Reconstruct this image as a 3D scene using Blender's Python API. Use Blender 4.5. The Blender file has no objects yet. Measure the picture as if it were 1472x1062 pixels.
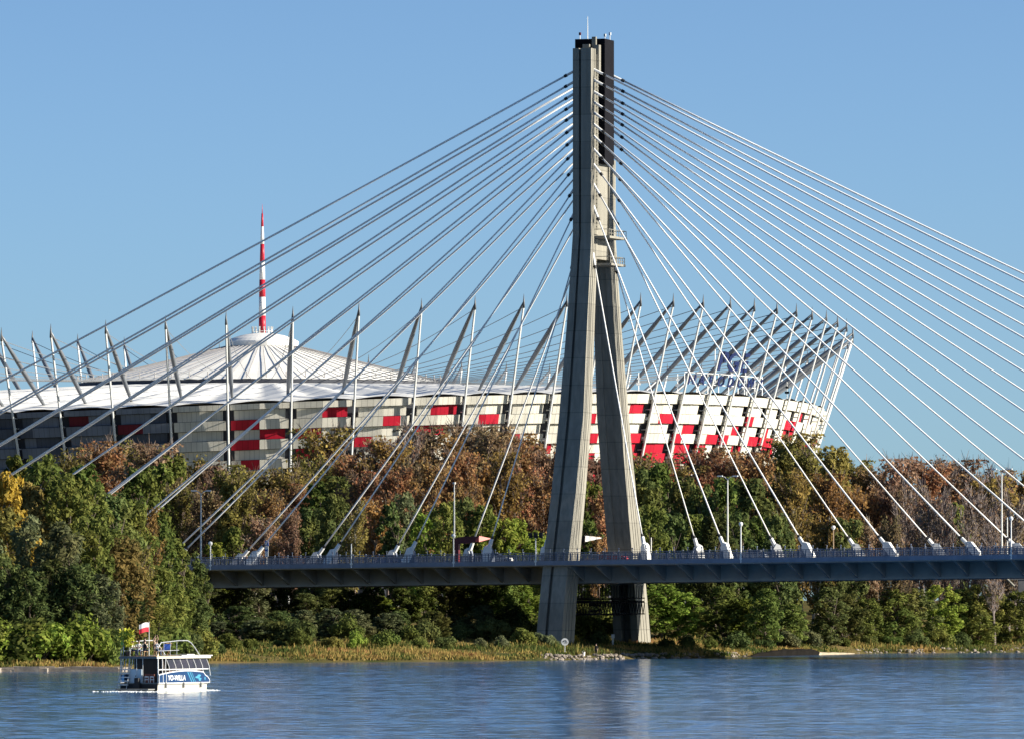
import bpy, math, random
from mathutils import Vector, Matrix
V = Vector
PI = math.pi
scene = bpy.context.scene
col = scene.collection
SKY_AIR, SKY_DUST, SKY_OZONE = 1.0, 2.2, 2.5
SKY_STRETCH, SKY_LIFT, SKY_CURVE, SKY_TINT, SKY_STRENGTH = 1.3, .07, 11.0, (.765, .915, 1.04), .092
SUN_STRENGTH, EXPOSURE = 5.0, 1.12
WATER_BASE, WATER_ROUGH = (.03, .105, .24), .10
WAVE_SMALL, WAVE_BIG = .42, .16
# ------------------------------------------------------------------ frame of reference
# camera stands 8.3 m above the river at the origin and looks along +Y
F, H, HZ = 11935.0, 8.3, 862.0
def W(px, py, Y):
    return V(((px - 736) * Y / F, Y, H + (HZ - py) * Y / F))
def PX(p):
    return (736 + F * p[0] / p[1], HZ - F * (p[2] - H) / p[1])
def lerp(a, b, t): return a + (b - a) * t
def interp(tab, x):
    if x <= tab[0][0]: return tab[0][1]
    for (x0, y0), (x1, y1) in zip(tab, tab[1:]):
        if x <= x1: return y0 + (y1 - y0) * (x - x0) / (x1 - x0)
    return tab[-1][1]

# ------------------------------------------------------------------ mesh helper
class MB:
    def __init__(s):
        s.v = []; s.f = []; s.m = []; s.uv = []
    def add(s, vs, fs, mi=0, uvs=None):
        o = len(s.v); s.v.extend([tuple(p) for p in vs])
        for k, f in enumerate(fs):
            s.f.append([i + o for i in f]); s.m.append(mi)
            s.uv.append(uvs[k] if uvs else None)
    def quad(s, a, b, c, d, mi=0, uv=None):
        s.add([a, b, c, d], [(0, 1, 2, 3)], mi, [uv] if uv else None)
    def tri(s, a, b, c, mi=0): s.add([a, b, c], [(0, 1, 2)], mi)
    def box(s, c, hx, hy, hz, X=V((1, 0, 0)), Y=V((0, 1, 0)), Z=V((0, 0, 1)), mi=0):
        c = V(c); p = []
        for z in (-1, 1):
            for x, y in ((-1, -1), (1, -1), (1, 1), (-1, 1)):
                p.append(c + X * (x * hx) + Y * (y * hy) + Z * (z * hz))
        s.add(p, [(3, 2, 1, 0), (4, 5, 6, 7), (0, 1, 5, 4), (1, 2, 6, 5), (2, 3, 7, 6), (3, 0, 4, 7)], mi)
    def tube(s, path, radii, n=6, mi=0, caps=True, twist=0.0):
        path = [V(p) for p in path]
        if not isinstance(radii, (list, tuple)): radii = [radii] * len(path)
        rings = []
        for i, p in enumerate(path):
            d = (path[min(i + 1, len(path) - 1)] - path[max(i - 1, 0)]).normalized()
            ref = V((0, 0, 1)) if abs(d.z) < .92 else V((1, 0, 0))
            x = d.cross(ref).normalized(); y = d.cross(x).normalized()
            rings.append([p + (x * math.cos(twist + 2 * PI * k / n) + y * math.sin(twist + 2 * PI * k / n)) * radii[i] for k in range(n)])
        s.loft(rings, mi, caps)
    def bar(s, a, b, r, r2=None, n=6, mi=0): s.tube([a, b], [r, r if r2 is None else r2], n, mi)
    def loft(s, rings, mi=0, caps=True, closed=True):
        n = len(rings[0]); vs = [p for r in rings for p in r]; fs = []
        for i in range(len(rings) - 1):
            for k in range(n if closed else n - 1):
                k2 = (k + 1) % n
                fs.append((i * n + k, i * n + k2, (i + 1) * n + k2, (i + 1) * n + k))
        if caps:
            fs.append(tuple(range(n - 1, -1, -1))); fs.append(tuple((len(rings) - 1) * n + k for k in range(n)))
        s.add(vs, fs, mi)
    def lathe(s, prof, c, n=24, mi=0):
        c = V(c); rings = [[c + V((r * math.cos(2 * PI * k / n), r * math.sin(2 * PI * k / n), z)) for k in range(n)] for r, z in prof]
        s.loft(rings, mi, True)
    def sphere(s, c, r, n=8, m=6, mi=0, sz=1.0):
        s.lathe([(max(.001, r * math.sin(PI * i / m)), -r * sz * math.cos(PI * i / m)) for i in range(m + 1)], c, n, mi)
    def build(s, name, mats, parent=None, org=(0, 0, 0), smooth=False):
        me = bpy.data.meshes.new(name)
        ox, oy, oz = org
        me.from_pydata([(x - ox, y - oy, z - oz) for x, y, z in s.v], [], s.f)
        if not isinstance(mats, (list, tuple)): mats = [mats]
        for m in mats: me.materials.append(m)
        if len(mats) > 1: me.polygons.foreach_set('material_index', s.m)
        if any(u is not None for u in s.uv):
            lay = me.uv_layers.new(name='UVMap'); i = 0
            for f, u in zip(s.f, s.uv):
                for k in range(len(f)):
                    lay.data[i].uv = u[k] if u else (0.5, 0.5); i += 1
        if smooth: me.polygons.foreach_set('use_smooth', [True] * len(me.polygons))
        me.update()
        o = bpy.data.objects.new(name, me); col.objects.link(o)
        if parent is not None: o.parent = parent
        return o

def empty(name, loc=(0, 0, 0), rz=0.0):
    o = bpy.data.objects.new(name, None); o.empty_display_size = .5
    o.location = loc; o.rotation_euler = (0, 0, rz); col.objects.link(o); return o
def tag(o, label=None, cat=None, group=None, kind=None):
    if label: o['label'] = label
    if cat: o['category'] = cat
    if group: o['group'] = group
    if kind: o['kind'] = kind
    return o
def thing(name, label, cat, loc=(0, 0, 0), rz=0.0, group=None):
    return tag(empty(name, loc, rz), label, cat, group)
def copy_thing(root):
    r = root.copy(); col.objects.link(r)
    for ch in root.children:
        c = ch.copy(); col.objects.link(c); c.parent = r
        for g in ch.children:
            d = g.copy(); col.objects.link(d); d.parent = c
    return r

# ------------------------------------------------------------------ materials
def newmat(name):
    m = bpy.data.materials.new(name); m.use_nodes = True
    nt = m.node_tree; nt.nodes.clear()
    out = nt.nodes.new('ShaderNodeOutputMaterial')
    return m, nt, out
def N(nt, t, **kw):
    n = nt.nodes.new(t)
    for k, v in kw.items(): setattr(n, k, v)
    return n
def rgba(c): return (c[0], c[1], c[2], 1.0)
def pmat(name, c1, c2=None, rough=.6, scale=1.0, metal=0.0, bump=0.0, stretch=(1, 1, 1), detail=5.0, spec=.4, lo=.35, hi=.65, rnd=0.0):
    m, nt, out = newmat(name)
    b = N(nt, 'ShaderNodeBsdfPrincipled')
    b.inputs['Roughness'].default_value = rough; b.inputs['Metallic'].default_value = metal
    b.inputs['Specular IOR Level'].default_value = spec
    nt.links.new(b.outputs[0], out.inputs[0])
    if c2 is None: c2 = tuple(x * .82 for x in c1)
    tc = N(nt, 'ShaderNodeTexCoord'); mp = N(nt, 'ShaderNodeMapping'); mp.inputs['Scale'].default_value = stretch
    nt.links.new(tc.outputs['Object'], mp.inputs[0])
    nz = N(nt, 'ShaderNodeTexNoise'); nz.inputs['Scale'].default_value = scale; nz.inputs['Detail'].default_value = detail
    nz.inputs['Roughness'].default_value = .65
    nt.links.new(mp.outputs[0], nz.inputs['Vector'])
    r = N(nt, 'ShaderNodeValToRGB'); r.color_ramp.elements[0].position = lo; r.color_ramp.elements[1].position = hi
    r.color_ramp.elements[0].color = rgba(c2); r.color_ramp.elements[1].color = rgba(c1)
    nt.links.new(nz.outputs['Fac'], r.inputs[0])
    colout = r.outputs[0]
    if rnd:
        g = N(nt, 'ShaderNodeNewGeometry'); mr = N(nt, 'ShaderNodeMapRange')
        mr.inputs['To Min'].default_value = 1 - rnd; mr.inputs['To Max'].default_value = 1 + rnd * .3
        nt.links.new(g.outputs['Random Per Island'], mr.inputs[0])
        mx = N(nt, 'ShaderNodeVectorMath', operation='SCALE')
        nt.links.new(colout, mx.inputs[0]); nt.links.new(mr.outputs[0], mx.inputs['Scale']); colout = mx.outputs[0]
    nt.links.new(colout, b.inputs['Base Color'])
    if bump:
        bp = N(nt, 'ShaderNodeBump'); bp.inputs['Strength'].default_value = bump; bp.inputs['Distance'].default_value = .1
        nt.links.new(nz.outputs['Fac'], bp.inputs['Height']); nt.links.new(bp.outputs[0], b.inputs['Normal'])
    return m
def leafmat(name, c1, c2, trans=.3):
    m, nt, out = newmat(name)
    g = N(nt, 'ShaderNodeNewGeometry'); oi = N(nt, 'ShaderNodeObjectInfo')
    mx = N(nt, 'ShaderNodeMix', data_type='RGBA')
    mx.inputs[6].default_value = rgba(c1); mx.inputs[7].default_value = rgba(c2)
    nt.links.new(g.outputs['Random Per Island'], mx.inputs[0])
    nz = N(nt, 'ShaderNodeTexNoise'); nz.inputs['Scale'].default_value = .17; nz.inputs['Detail'].default_value = 3
    nt.links.new(g.outputs['Position'], nz.inputs['Vector'])
    mn = N(nt, 'ShaderNodeMapRange'); mn.inputs['From Min'].default_value = .50; mn.inputs['From Max'].default_value = .68; mn.inputs['To Max'].default_value = .55
    nt.links.new(nz.outputs['Fac'], mn.inputs[0])
    alt = (c2[0] * .5 + .09, c2[1] * .5 + .07, c2[2] * .6 + .01) if c1[1] >= c1[0] else (.12, .115, .04)
    mv = N(nt, 'ShaderNodeMix', data_type='RGBA'); mv.inputs[7].default_value = rgba(alt)
    nt.links.new(mn.outputs[0], mv.inputs[0]); nt.links.new(mx.outputs[2], mv.inputs[6]); mx = mv
    hs = N(nt, 'ShaderNodeHueSaturation')
    mr = N(nt, 'ShaderNodeMapRange'); mr.inputs['To Min'].default_value = .98; mr.inputs['To Max'].default_value = 1.7
    nt.links.new(oi.outputs['Random'], mr.inputs[0]); nt.links.new(mr.outputs[0], hs.inputs['Value'])
    ml = N(nt, 'ShaderNodeMath', operation='MULTIPLY'); ml.inputs[1].default_value = 7.31
    fr = N(nt, 'ShaderNodeMath', operation='FRACT'); mh = N(nt, 'ShaderNodeMapRange')
    mh.inputs['To Min'].default_value = .478; mh.inputs['To Max'].default_value = .522
    nt.links.new(oi.outputs['Random'], ml.inputs[0]); nt.links.new(ml.outputs[0], fr.inputs[0]); nt.links.new(fr.outputs[0], mh.inputs[0])
    nt.links.new(mh.outputs[0], hs.inputs['Hue'])
    nt.links.new(mx.outputs[2], hs.inputs['Color'])
    d = N(nt, 'ShaderNodeBsdfDiffuse'); t = N(nt, 'ShaderNodeBsdfTranslucent'); ms = N(nt, 'ShaderNodeMixShader')
    ms.inputs[0].default_value = trans
    nt.links.new(hs.outputs[0], d.inputs[0]); nt.links.new(hs.outputs[0], t.inputs[0])
    nt.links.new(d.outputs[0], ms.inputs[1]); nt.links.new(t.outputs[0], ms.inputs[2]); nt.links.new(ms.outputs[0], out.inputs[0])
    return m
def seam_panel_mat(name, c, dirt=.85):
    m, nt, out = newmat(name)
    b = N(nt, 'ShaderNodeBsdfPrincipled'); b.inputs['Roughness'].default_value = .45; b.inputs['Specular IOR Level'].default_value = .3
    nt.links.new(b.outputs[0], out.inputs[0])
    uv = N(nt, 'ShaderNodeUVMap'); sx = N(nt, 'ShaderNodeSeparateXYZ'); nt.links.new(uv.outputs[0], sx.inputs[0])
    mu = N(nt, 'ShaderNodeMath', operation='MULTIPLY'); mu.inputs[1].default_value = 1 / 1.35
    fr = N(nt, 'ShaderNodeMath', operation='FRACT'); gt = N(nt, 'ShaderNodeMath', operation='LESS_THAN'); gt.inputs[1].default_value = .09
    nt.links.new(sx.outputs[0], mu.inputs[0]); nt.links.new(mu.outputs[0], fr.inputs[0]); nt.links.new(fr.outputs[0], gt.inputs[0])
    tc = N(nt, 'ShaderNodeTexCoord'); nz = N(nt, 'ShaderNodeTexNoise'); nz.inputs['Scale'].default_value = .35; nz.inputs['Detail'].default_value = 6
    nt.links.new(tc.outputs['Object'], nz.inputs['Vector'])
    mr = N(nt, 'ShaderNodeMapRange'); mr.inputs['From Min'].default_value = .3; mr.inputs['From Max'].default_value = .7
    mr.inputs['To Min'].default_value = dirt; mr.inputs['To Max'].default_value = 1.0
    nt.links.new(nz.outputs['Fac'], mr.inputs[0])
    g = N(nt, 'ShaderNodeNewGeometry'); mg = N(nt, 'ShaderNodeMapRange'); mg.inputs['To Min'].default_value = .86; mg.inputs['To Max'].default_value = 1.0
    nt.links.new(g.outputs['Random Per Island'], mg.inputs[0])
    m1 = N(nt, 'ShaderNodeMath', operation='MULTIPLY'); nt.links.new(mr.outputs[0], m1.inputs[0]); nt.links.new(mg.outputs[0], m1.inputs[1])
    m2 = N(nt, 'ShaderNodeMapRange'); m2.inputs['To Min'].default_value = 1.0; m2.inputs['To Max'].default_value = .62
    nt.links.new(gt.outputs[0], m2.inputs[0])
    m3 = N(nt, 'ShaderNodeMath', operation='MULTIPLY'); nt.links.new(m1.outputs[0], m3.inputs[0]); nt.links.new(m2.outputs[0], m3.inputs[1])
    sc = N(nt, 'ShaderNodeVectorMath', operation='SCALE'); sc.inputs[0].default_value = c
    nt.links.new(m3.outputs[0], sc.inputs['Scale']); nt.links.new(sc.outputs[0], b.inputs['Base Color'])
    return m

M = {}
M['concrete'] = pmat('concrete', (.265, .25, .208), (.215, .202, .166), rough=.85, scale=.55, stretch=(1, 1, .28), bump=.15, detail=8, lo=.3, hi=.7)
def concrete_mat():
    m = M['concrete']; nt = m.node_tree; b = [n for n in nt.nodes if n.type == 'BSDF_PRINCIPLED'][0]
    src = b.inputs['Base Color'].links[0].from_socket
    tc = N(nt, 'ShaderNodeTexCoord'); sx = N(nt, 'ShaderNodeSeparateXYZ'); nt.links.new(tc.outputs['Object'], sx.inputs[0])
    d = N(nt, 'ShaderNodeMath', operation='MULTIPLY'); d.inputs[1].default_value = 1 / 3.9; nt.links.new(sx.outputs[2], d.inputs[0])
    f = N(nt, 'ShaderNodeMath', operation='FRACT'); nt.links.new(d.outputs[0], f.inputs[0])
    l = N(nt, 'ShaderNodeMath', operation='LESS_THAN'); l.inputs[1].default_value = .035; nt.links.new(f.outputs[0], l.inputs[0])
    fl = N(nt, 'ShaderNodeMath', operation='FLOOR'); nt.links.new(d.outputs[0], fl.inputs[0])
    wn = N(nt, 'ShaderNodeTexWhiteNoise', noise_dimensions='1D'); nt.links.new(fl.outputs[0], wn.inputs['W'])
    mp = N(nt, 'ShaderNodeMapping'); mp.inputs['Scale'].default_value = (1.6, 1.6, .035); nt.links.new(tc.outputs['Object'], mp.inputs[0])
    st = N(nt, 'ShaderNodeTexNoise'); st.inputs['Scale'].default_value = 1.3; st.inputs['Detail'].default_value = 4; nt.links.new(mp.outputs[0], st.inputs['Vector'])
    ms = N(nt, 'ShaderNodeMapRange'); ms.inputs['From Min'].default_value = .38; ms.inputs['From Max'].default_value = .62; ms.inputs['To Min'].default_value = .85; ms.inputs['To Max'].default_value = 1.06
    nt.links.new(st.outputs['Fac'], ms.inputs[0])
    mw = N(nt, 'ShaderNodeMapRange'); mw.inputs['To Min'].default_value = .88; mw.inputs['To Max'].default_value = 1.05; nt.links.new(wn.outputs['Value'], mw.inputs[0])
    ml = N(nt, 'ShaderNodeMapRange'); ml.inputs['To Min'].default_value = 1; ml.inputs['To Max'].default_value = .72; nt.links.new(l.outputs[0], ml.inputs[0])
    p1 = N(nt, 'ShaderNodeMath', operation='MULTIPLY'); nt.links.new(ms.outputs[0], p1.inputs[0]); nt.links.new(mw.outputs[0], p1.inputs[1])
    p2 = N(nt, 'ShaderNodeMath', operation='MULTIPLY'); nt.links.new(p1.outputs[0], p2.inputs[0]); nt.links.new(ml.outputs[0], p2.inputs[1])
    sc = N(nt, 'ShaderNodeVectorMath', operation='SCALE'); nt.links.new(src, sc.inputs[0]); nt.links.new(p2.outputs[0], sc.inputs['Scale']); nt.links.new(sc.outputs[0], b.inputs['Base Color'])
concrete_mat()
M['concrete_dark'] = pmat('concrete_dark', (.17, .17, .175), (.12, .12, .125), rough=.85, scale=.5, detail=7)
M['dark_steel'] = pmat('dark_steel', (.012, .012, .015), rough=.95, scale=.6, spec=.03)
M['girder'] = pmat('girder', (.44, .40, .35), (.33, .30, .265), rough=.6, scale=.4, detail=7)
M['fascia'] = pmat('fascia', (.21, .24, .31), (.16, .185, .24), rough=.55, scale=.6)
M['rail'] = pmat('rail_paint', (.13, .16, .22), (.10, .12, .17), rough=.5, scale=.8)
M['white_paint'] = pmat('white_paint', (.80, .80, .78), (.68, .68, .66), rough=.45, scale=.9)
M['cable'] = pmat('cable_sheath', (.88, .87, .84), (.80, .79, .76), rough=.45, scale=.3)
M['black_collar'] = pmat('black_collar', (.02, .02, .022), rough=.6)
M['pole_grey'] = pmat('pole_grey', (.7, .7, .66), rough=.5, scale=.8)
M['brown_pole'] = pmat('brown_pole', (.35, .25, .16), rough=.7)
M['lamp_glass'] = pmat('lamp_glass', (.82, .82, .8), rough=.25)
M['red_paint'] = pmat('red_paint', (.10, .012, .018), (.075, .009, .012), rough=.5)
M['asphalt'] = pmat('asphalt', (.06, .06, .06), (.045, .045, .045), rough=.9, scale=.8)
M['sign_blue'] = pmat('sign_blue', (.04, .16, .5), rough=.4)
M['mast_steel'] = pmat('mast_steel', (.15, .165, .185), (.115, .125, .14), rough=.4, scale=.3, spec=.5)
M['tie_white'] = pmat('tie_white', (.72, .73, .72), (.62, .63, .62), rough=.4, scale=.3)
M['tip_dark'] = pmat('tip_dark', (.10, .105, .115), rough=.5)
M['wire'] = pmat('wire', (.2, .21, .22), rough=.5)
M['membrane'] = pmat('roof_membrane', (.80, .785, .74), (.72, .705, .665), rough=.65, scale=.22, detail=7, bump=.25)
M['membrane_in'] = pmat('inner_membrane', (.80, .78, .72), (.73, .71, .66), rough=.65, scale=.2, detail=6)
M['rib_grey'] = pmat('rib_grey', (.33, .31, .3), rough=.6)
M['panel_white'] = seam_panel_mat('panel_white', (.74, .71, .62))
M['panel_shaded_silver'] = seam_panel_mat('panel_shaded_silver', (.20, .23, .285))  # colour carries the shade of the facade's left side
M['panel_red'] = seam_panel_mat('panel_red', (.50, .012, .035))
M['panel_shaded_dark'] = seam_panel_mat('panel_shaded_dark', (.08, .10, .14))  # deeper shade of the left side, put into the panel colour
M['panel_shaded_red'] = seam_panel_mat('panel_shaded_red', (.16, .012, .03))  # red panel darkened as it looks on the shaded side
M['inner_dark'] = pmat('inner_dark', (.05, .055, .07), rough=.8)
M['band_red'] = pmat('band_red', (.46, .012, .03), (.38, .01, .025), rough=.45)
M['band_white'] = pmat('band_white', (.80, .79, .76), rough=.45)
M['letter_blue'] = pmat('letter_blue', (.005, .014, .075), rough=.4)
M['bark'] = pmat('bark', (.15, .115, .085), (.07, .055, .042), rough=.9, scale=1.5)
M['birch'] = pmat('pale_bark', (.5, .46, .38), (.25, .22, .18), rough=.85, scale=1.2, stretch=(1, 1, .5))
M['twig'] = pmat('twig', (.17, .125, .10), (.10, .075, .06), rough=.9, scale=1.2)
M['twig_grey'] = pmat('twig_grey', (.27, .22, .20), (.17, .14, .13), rough=.9, scale=1.2)
M['stone'] = pmat('stone', (.32, .27, .215), (.18, .15, .12), rough=.9, scale=1.1, bump=.4, rnd=.3)
M['sand'] = pmat('sand', (.46, .38, .26), (.3, .24, .16), rough=.95, scale=.5)
M['shaded_stone'] = pmat('shaded_stone', (.016, .014, .012), (.009, .008, .007), rough=1, scale=.6, spec=.02)  # shade of the steep bank put into a near-black colour
L = {}
L['dark'] = leafmat('leaf_dark_green', (.046, .068, .024), (.095, .112, .038), .36)
L['grey'] = leafmat('leaf_grey_green', (.075, .092, .045), (.135, .145, .072), .36)
L['mid'] = leafmat('leaf_mid_green', (.066, .094, .024), (.130, .146, .038), .36)
L['bright'] = leafmat('leaf_bright_green', (.095, .150, .022), (.19, .22, .045), .36)
L['olive'] = leafmat('leaf_olive', (.125, .110, .034), (.215, .168, .052), .36)
L['ochre'] = leafmat('leaf_ochre', (.20, .125, .038), (.27, .18, .062), .36)
L['rust'] = leafmat('leaf_rust', (.23, .098, .050), (.29, .185, .085), .36)
L['brown'] = leafmat('leaf_brown', (.155, .088, .056), (.235, .165, .105), .36)
L['lime'] = leafmat('leaf_lime', (.24, .30, .03), (.36, .40, .06))
L['yellow'] = leafmat('leaf_yellow', (.27, .19, .025), (.36, .26, .05))
# ------------------------------------------------------------------ world, sun, camera
SUN_EL, SUN_AZ_TO_CAM = math.radians(20), math.radians(10)
sdir = V((math.cos(SUN_EL) * math.cos(SUN_AZ_TO_CAM), -math.cos(SUN_EL) * math.sin(SUN_AZ_TO_CAM), math.sin(SUN_EL)))
w = bpy.data.worlds.new('World'); scene.world = w; w.use_nodes = True
nt = w.node_tree; nt.nodes.clear()
wo = N(nt, 'ShaderNodeOutputWorld'); bg = N(nt, 'ShaderNodeBackground'); sky = N(nt, 'ShaderNodeTexSky')
sky.sky_type = 'NISHITA'; sky.sun_disc = False; sky.sun_elevation = SUN_EL
sky.sun_rotation = math.atan2(sdir.x, sdir.y)
sky.air_density = SKY_AIR; sky.dust_density = SKY_DUST; sky.ozone_density = SKY_OZONE; sky.altitude = 0
tc = N(nt, 'ShaderNodeTexCoord'); mp = N(nt, 'ShaderNodeMapping')
mp.inputs['Scale'].default_value = (1, 1, SKY_STRETCH); mp.inputs['Location'].default_value = (0, 0, SKY_LIFT)
sx_ = N(nt, 'ShaderNodeSeparateXYZ'); cx_ = N(nt, 'ShaderNodeCombineXYZ'); sq_ = N(nt, 'ShaderNodeMath', operation='MULTIPLY'); q2_ = N(nt, 'ShaderNodeMath', operation='MULTIPLY_ADD')
nt.links.new(tc.outputs['Generated'], sx_.inputs[0])
nt.links.new(sx_.outputs[0], cx_.inputs[0]); nt.links.new(sx_.outputs[1], cx_.inputs[1])
nt.links.new(sx_.outputs[2], sq_.inputs[0]); nt.links.new(sx_.outputs[2], sq_.inputs[1])
q2_.inputs[1].default_value = SKY_CURVE; nt.links.new(sq_.outputs[0], q2_.inputs[0]); nt.links.new(sx_.outputs[2], q2_.inputs[2])
nt.links.new(q2_.outputs[0], cx_.inputs[2]); nt.links.new(cx_.outputs[0], mp.inputs[0]); nt.links.new(mp.outputs[0], sky.inputs[0])
tint = N(nt, 'ShaderNodeMix', data_type='RGBA', blend_type='MULTIPLY'); tint.inputs[0].default_value = 1
tint.inputs[7].default_value = rgba(SKY_TINT)
nt.links.new(sky.outputs[0], tint.inputs[6]); nt.links.new(tint.outputs[2], bg.inputs[0])
bg.inputs[1].default_value = SKY_STRENGTH; nt.links.new(bg.outputs[0], wo.inputs[0])
sd = bpy.data.lights.new('sun', 'SUN'); sd.energy = SUN_STRENGTH; sd.angle = math.radians(.5); sd.color = (1, .93, .80)
so = bpy.data.objects.new('sun', sd); col.objects.link(so); so.location = (200, 800, 300)
so.rotation_euler = (-sdir).to_track_quat('-Z', 'Y').to_euler()
cd = bpy.data.cameras.new('camera'); co = bpy.data.objects.new('camera', cd); col.objects.link(co)
co.location = (0, 0, H); co.rotation_euler = (PI / 2, 0, 0)
cd.sensor_width = 36; cd.lens = 36 * F / 1472; cd.shift_y = (HZ - 531) / 1472; cd.clip_start = 1; cd.clip_end = 60000
scene.camera = co
scene.view_settings.view_transform = 'Standard'; scene.view_settings.look = 'None'
scene.view_settings.exposure = EXPOSURE; scene.view_settings.gamma = 1
scene.cycles.max_bounces = 6; scene.cycles.diffuse_bounces = 3; scene.cycles.transparent_max_bounces = 8
scene.cycles.caustics_reflective = False; scene.cycles.caustics_refractive = False

# ------------------------------------------------------------------ terrain and river
SH = [(-900, 940), (-200, 955), (0, 962), (150, 966), (178, 985), (215, 1050), (300, 1092), (560, 1113), (700, 1126), (780, 1139), (930, 1178),
      (1000, 1193), (1080, 1225), (1230, 1288), (1472, 1321), (2200, 1380)]
def shore(px): return interp(SH, px)
PROF = [(-60, -2.0), (-3, -.5), (0, .0), (1.5, .45), (8, .9), (30, 1.6), (70, 2.6), (130, 5.0), (260, 6.5), (600, 6.8), (30000, 7)]
def gz(X, Y):
    px = 736 + F * X / max(Y, 1)
    d = Y - shore(px)
    z = interp(PROF, d)
    if d > -2: z += .18 * math.sin(X * .31 + 1.7 * math.sin(Y * .11)) * min(1, (d + 2) / 8)
    return z
def ground():
    mb = MB()
    xs = [-9000, -3000, -1000, -400, -250, -180] + [-140 + 4 * i for i in range(71)] + [180, 250, 400, 1000, 3000, 9000]
    ys = [-3000, 0, 600] + [880 + 4 * i for i in range(150)] + [1500, 1560, 1640, 1760, 1900, 2100, 2600, 3500, 6000, 12000, 25000]
    vs = []
    for y in ys:
        for x in xs: vs.append((x, y, gz(x, y) if y > 700 else -2.0))
    n = len(xs); fs = []
    for j in range(len(ys) - 1):
        for i in range(n - 1): fs.append((j * n + i, j * n + i + 1, (j + 1) * n + i + 1, (j + 1) * n + i))
    mb.add(vs, fs)
    m, nt, out = newmat('ground_soil')
    b = N(nt, 'ShaderNodeBsdfDiffuse'); nt.links.new(b.outputs[0], out.inputs[0])
    tc = N(nt, 'ShaderNodeTexCoord'); nz = N(nt, 'ShaderNodeTexNoise'); nz.inputs['Scale'].default_value = .09; nz.inputs['Detail'].default_value = 8
    nt.links.new(tc.outputs['Object'], nz.inputs['Vector'])
    r = N(nt, 'ShaderNodeValToRGB'); e = r.color_ramp.elements
    e[0].position = .38; e[0].color = (.05, .06, .022, 1); e[1].position = .62; e[1].color = (.16, .12, .05, 1)
    nt.links.new(nz.outputs['Fac'], r.inputs[0]); nt.links.new(r.outputs[0], b.inputs[0])
    o = mb.build('ground', m, smooth=True); tag(o, kind='structure')
ground()

def water_mat():
    m, nt, out = newmat('river_water')
    b = N(nt, 'ShaderNodeBsdfPrincipled'); nt.links.new(b.outputs[0], out.inputs[0])
    b.inputs['Base Color'].default_value = rgba(WATER_BASE); b.inputs['IOR'].default_value = 1.33
    b.inputs['Roughness'].default_value = WATER_ROUGH
    tc = N(nt, 'ShaderNodeTexCoord')
    def noise(sc, det, st, rot=0):
        mp = N(nt, 'ShaderNodeMapping'); mp.inputs['Scale'].default_value = st; mp.inputs['Rotation'].default_value = (0, 0, rot)
        nt.links.new(tc.outputs['Object'], mp.inputs[0])
        z = N(nt, 'ShaderNodeTexNoise'); z.inputs['Scale'].default_value = sc; z.inputs['Detail'].default_value = det; z.inputs['Roughness'].default_value = .55
        nt.links.new(mp.outputs[0], z.inputs['Vector']); return z
    def centred(z, amp):
        a = N(nt, 'ShaderNodeVectorMath', operation='SUBTRACT'); a.inputs[1].default_value = (.5, .5, .5); nt.links.new(z.outputs['Color'], a.inputs[0])
        c = N(nt, 'ShaderNodeVectorMath', operation='MULTIPLY'); c.inputs[1].default_value = (amp, amp, 0); nt.links.new(a.outputs[0], c.inputs[0]); return c
    chop = centred(noise(.55, 3, (1, 1, 1)), WAVE_SMALL); swell = centred(noise(.15, 4, (1, .8, 1), .15), WAVE_BIG)
    # gusts: patches where the wind ruffles the river more
    g = noise(.013, 5, (1.0, .4, 1), -.06); mr = N(nt, 'ShaderNodeMapRange')
    mr.inputs['From Min'].default_value = .35; mr.inputs['From Max'].default_value = .65; mr.inputs['To Min'].default_value = .6; mr.inputs['To Max'].default_value = 1.3
    nt.links.new(g.outputs['Fac'], mr.inputs[0])
    ad = N(nt, 'ShaderNodeVectorMath', operation='ADD'); nt.links.new(chop.outputs[0], ad.inputs[0]); nt.links.new(swell.outputs[0], ad.inputs[1])
    sc = N(nt, 'ShaderNodeVectorMath', operation='SCALE'); nt.links.new(ad.outputs[0], sc.inputs[0]); nt.links.new(mr.outputs[0], sc.inputs['Scale'])
    up = N(nt, 'ShaderNodeVectorMath', operation='ADD'); up.inputs[1].default_value = (0, 0, 1); nt.links.new(sc.outputs[0], up.inputs[0])
    nm = N(nt, 'ShaderNodeVectorMath', operation='NORMALIZE'); nt.links.new(up.outputs[0], nm.inputs[0])
    nt.links.new(nm.outputs[0], b.inputs['Normal'])
    return m
mb = MB(); mb.quad((-9000, -2000, 0), (9000, -2000, 0), (9000, 1480, 0), (-9000, 1480, 0))
tag(mb.build('river_water', water_mat()), kind='structure')

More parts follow.
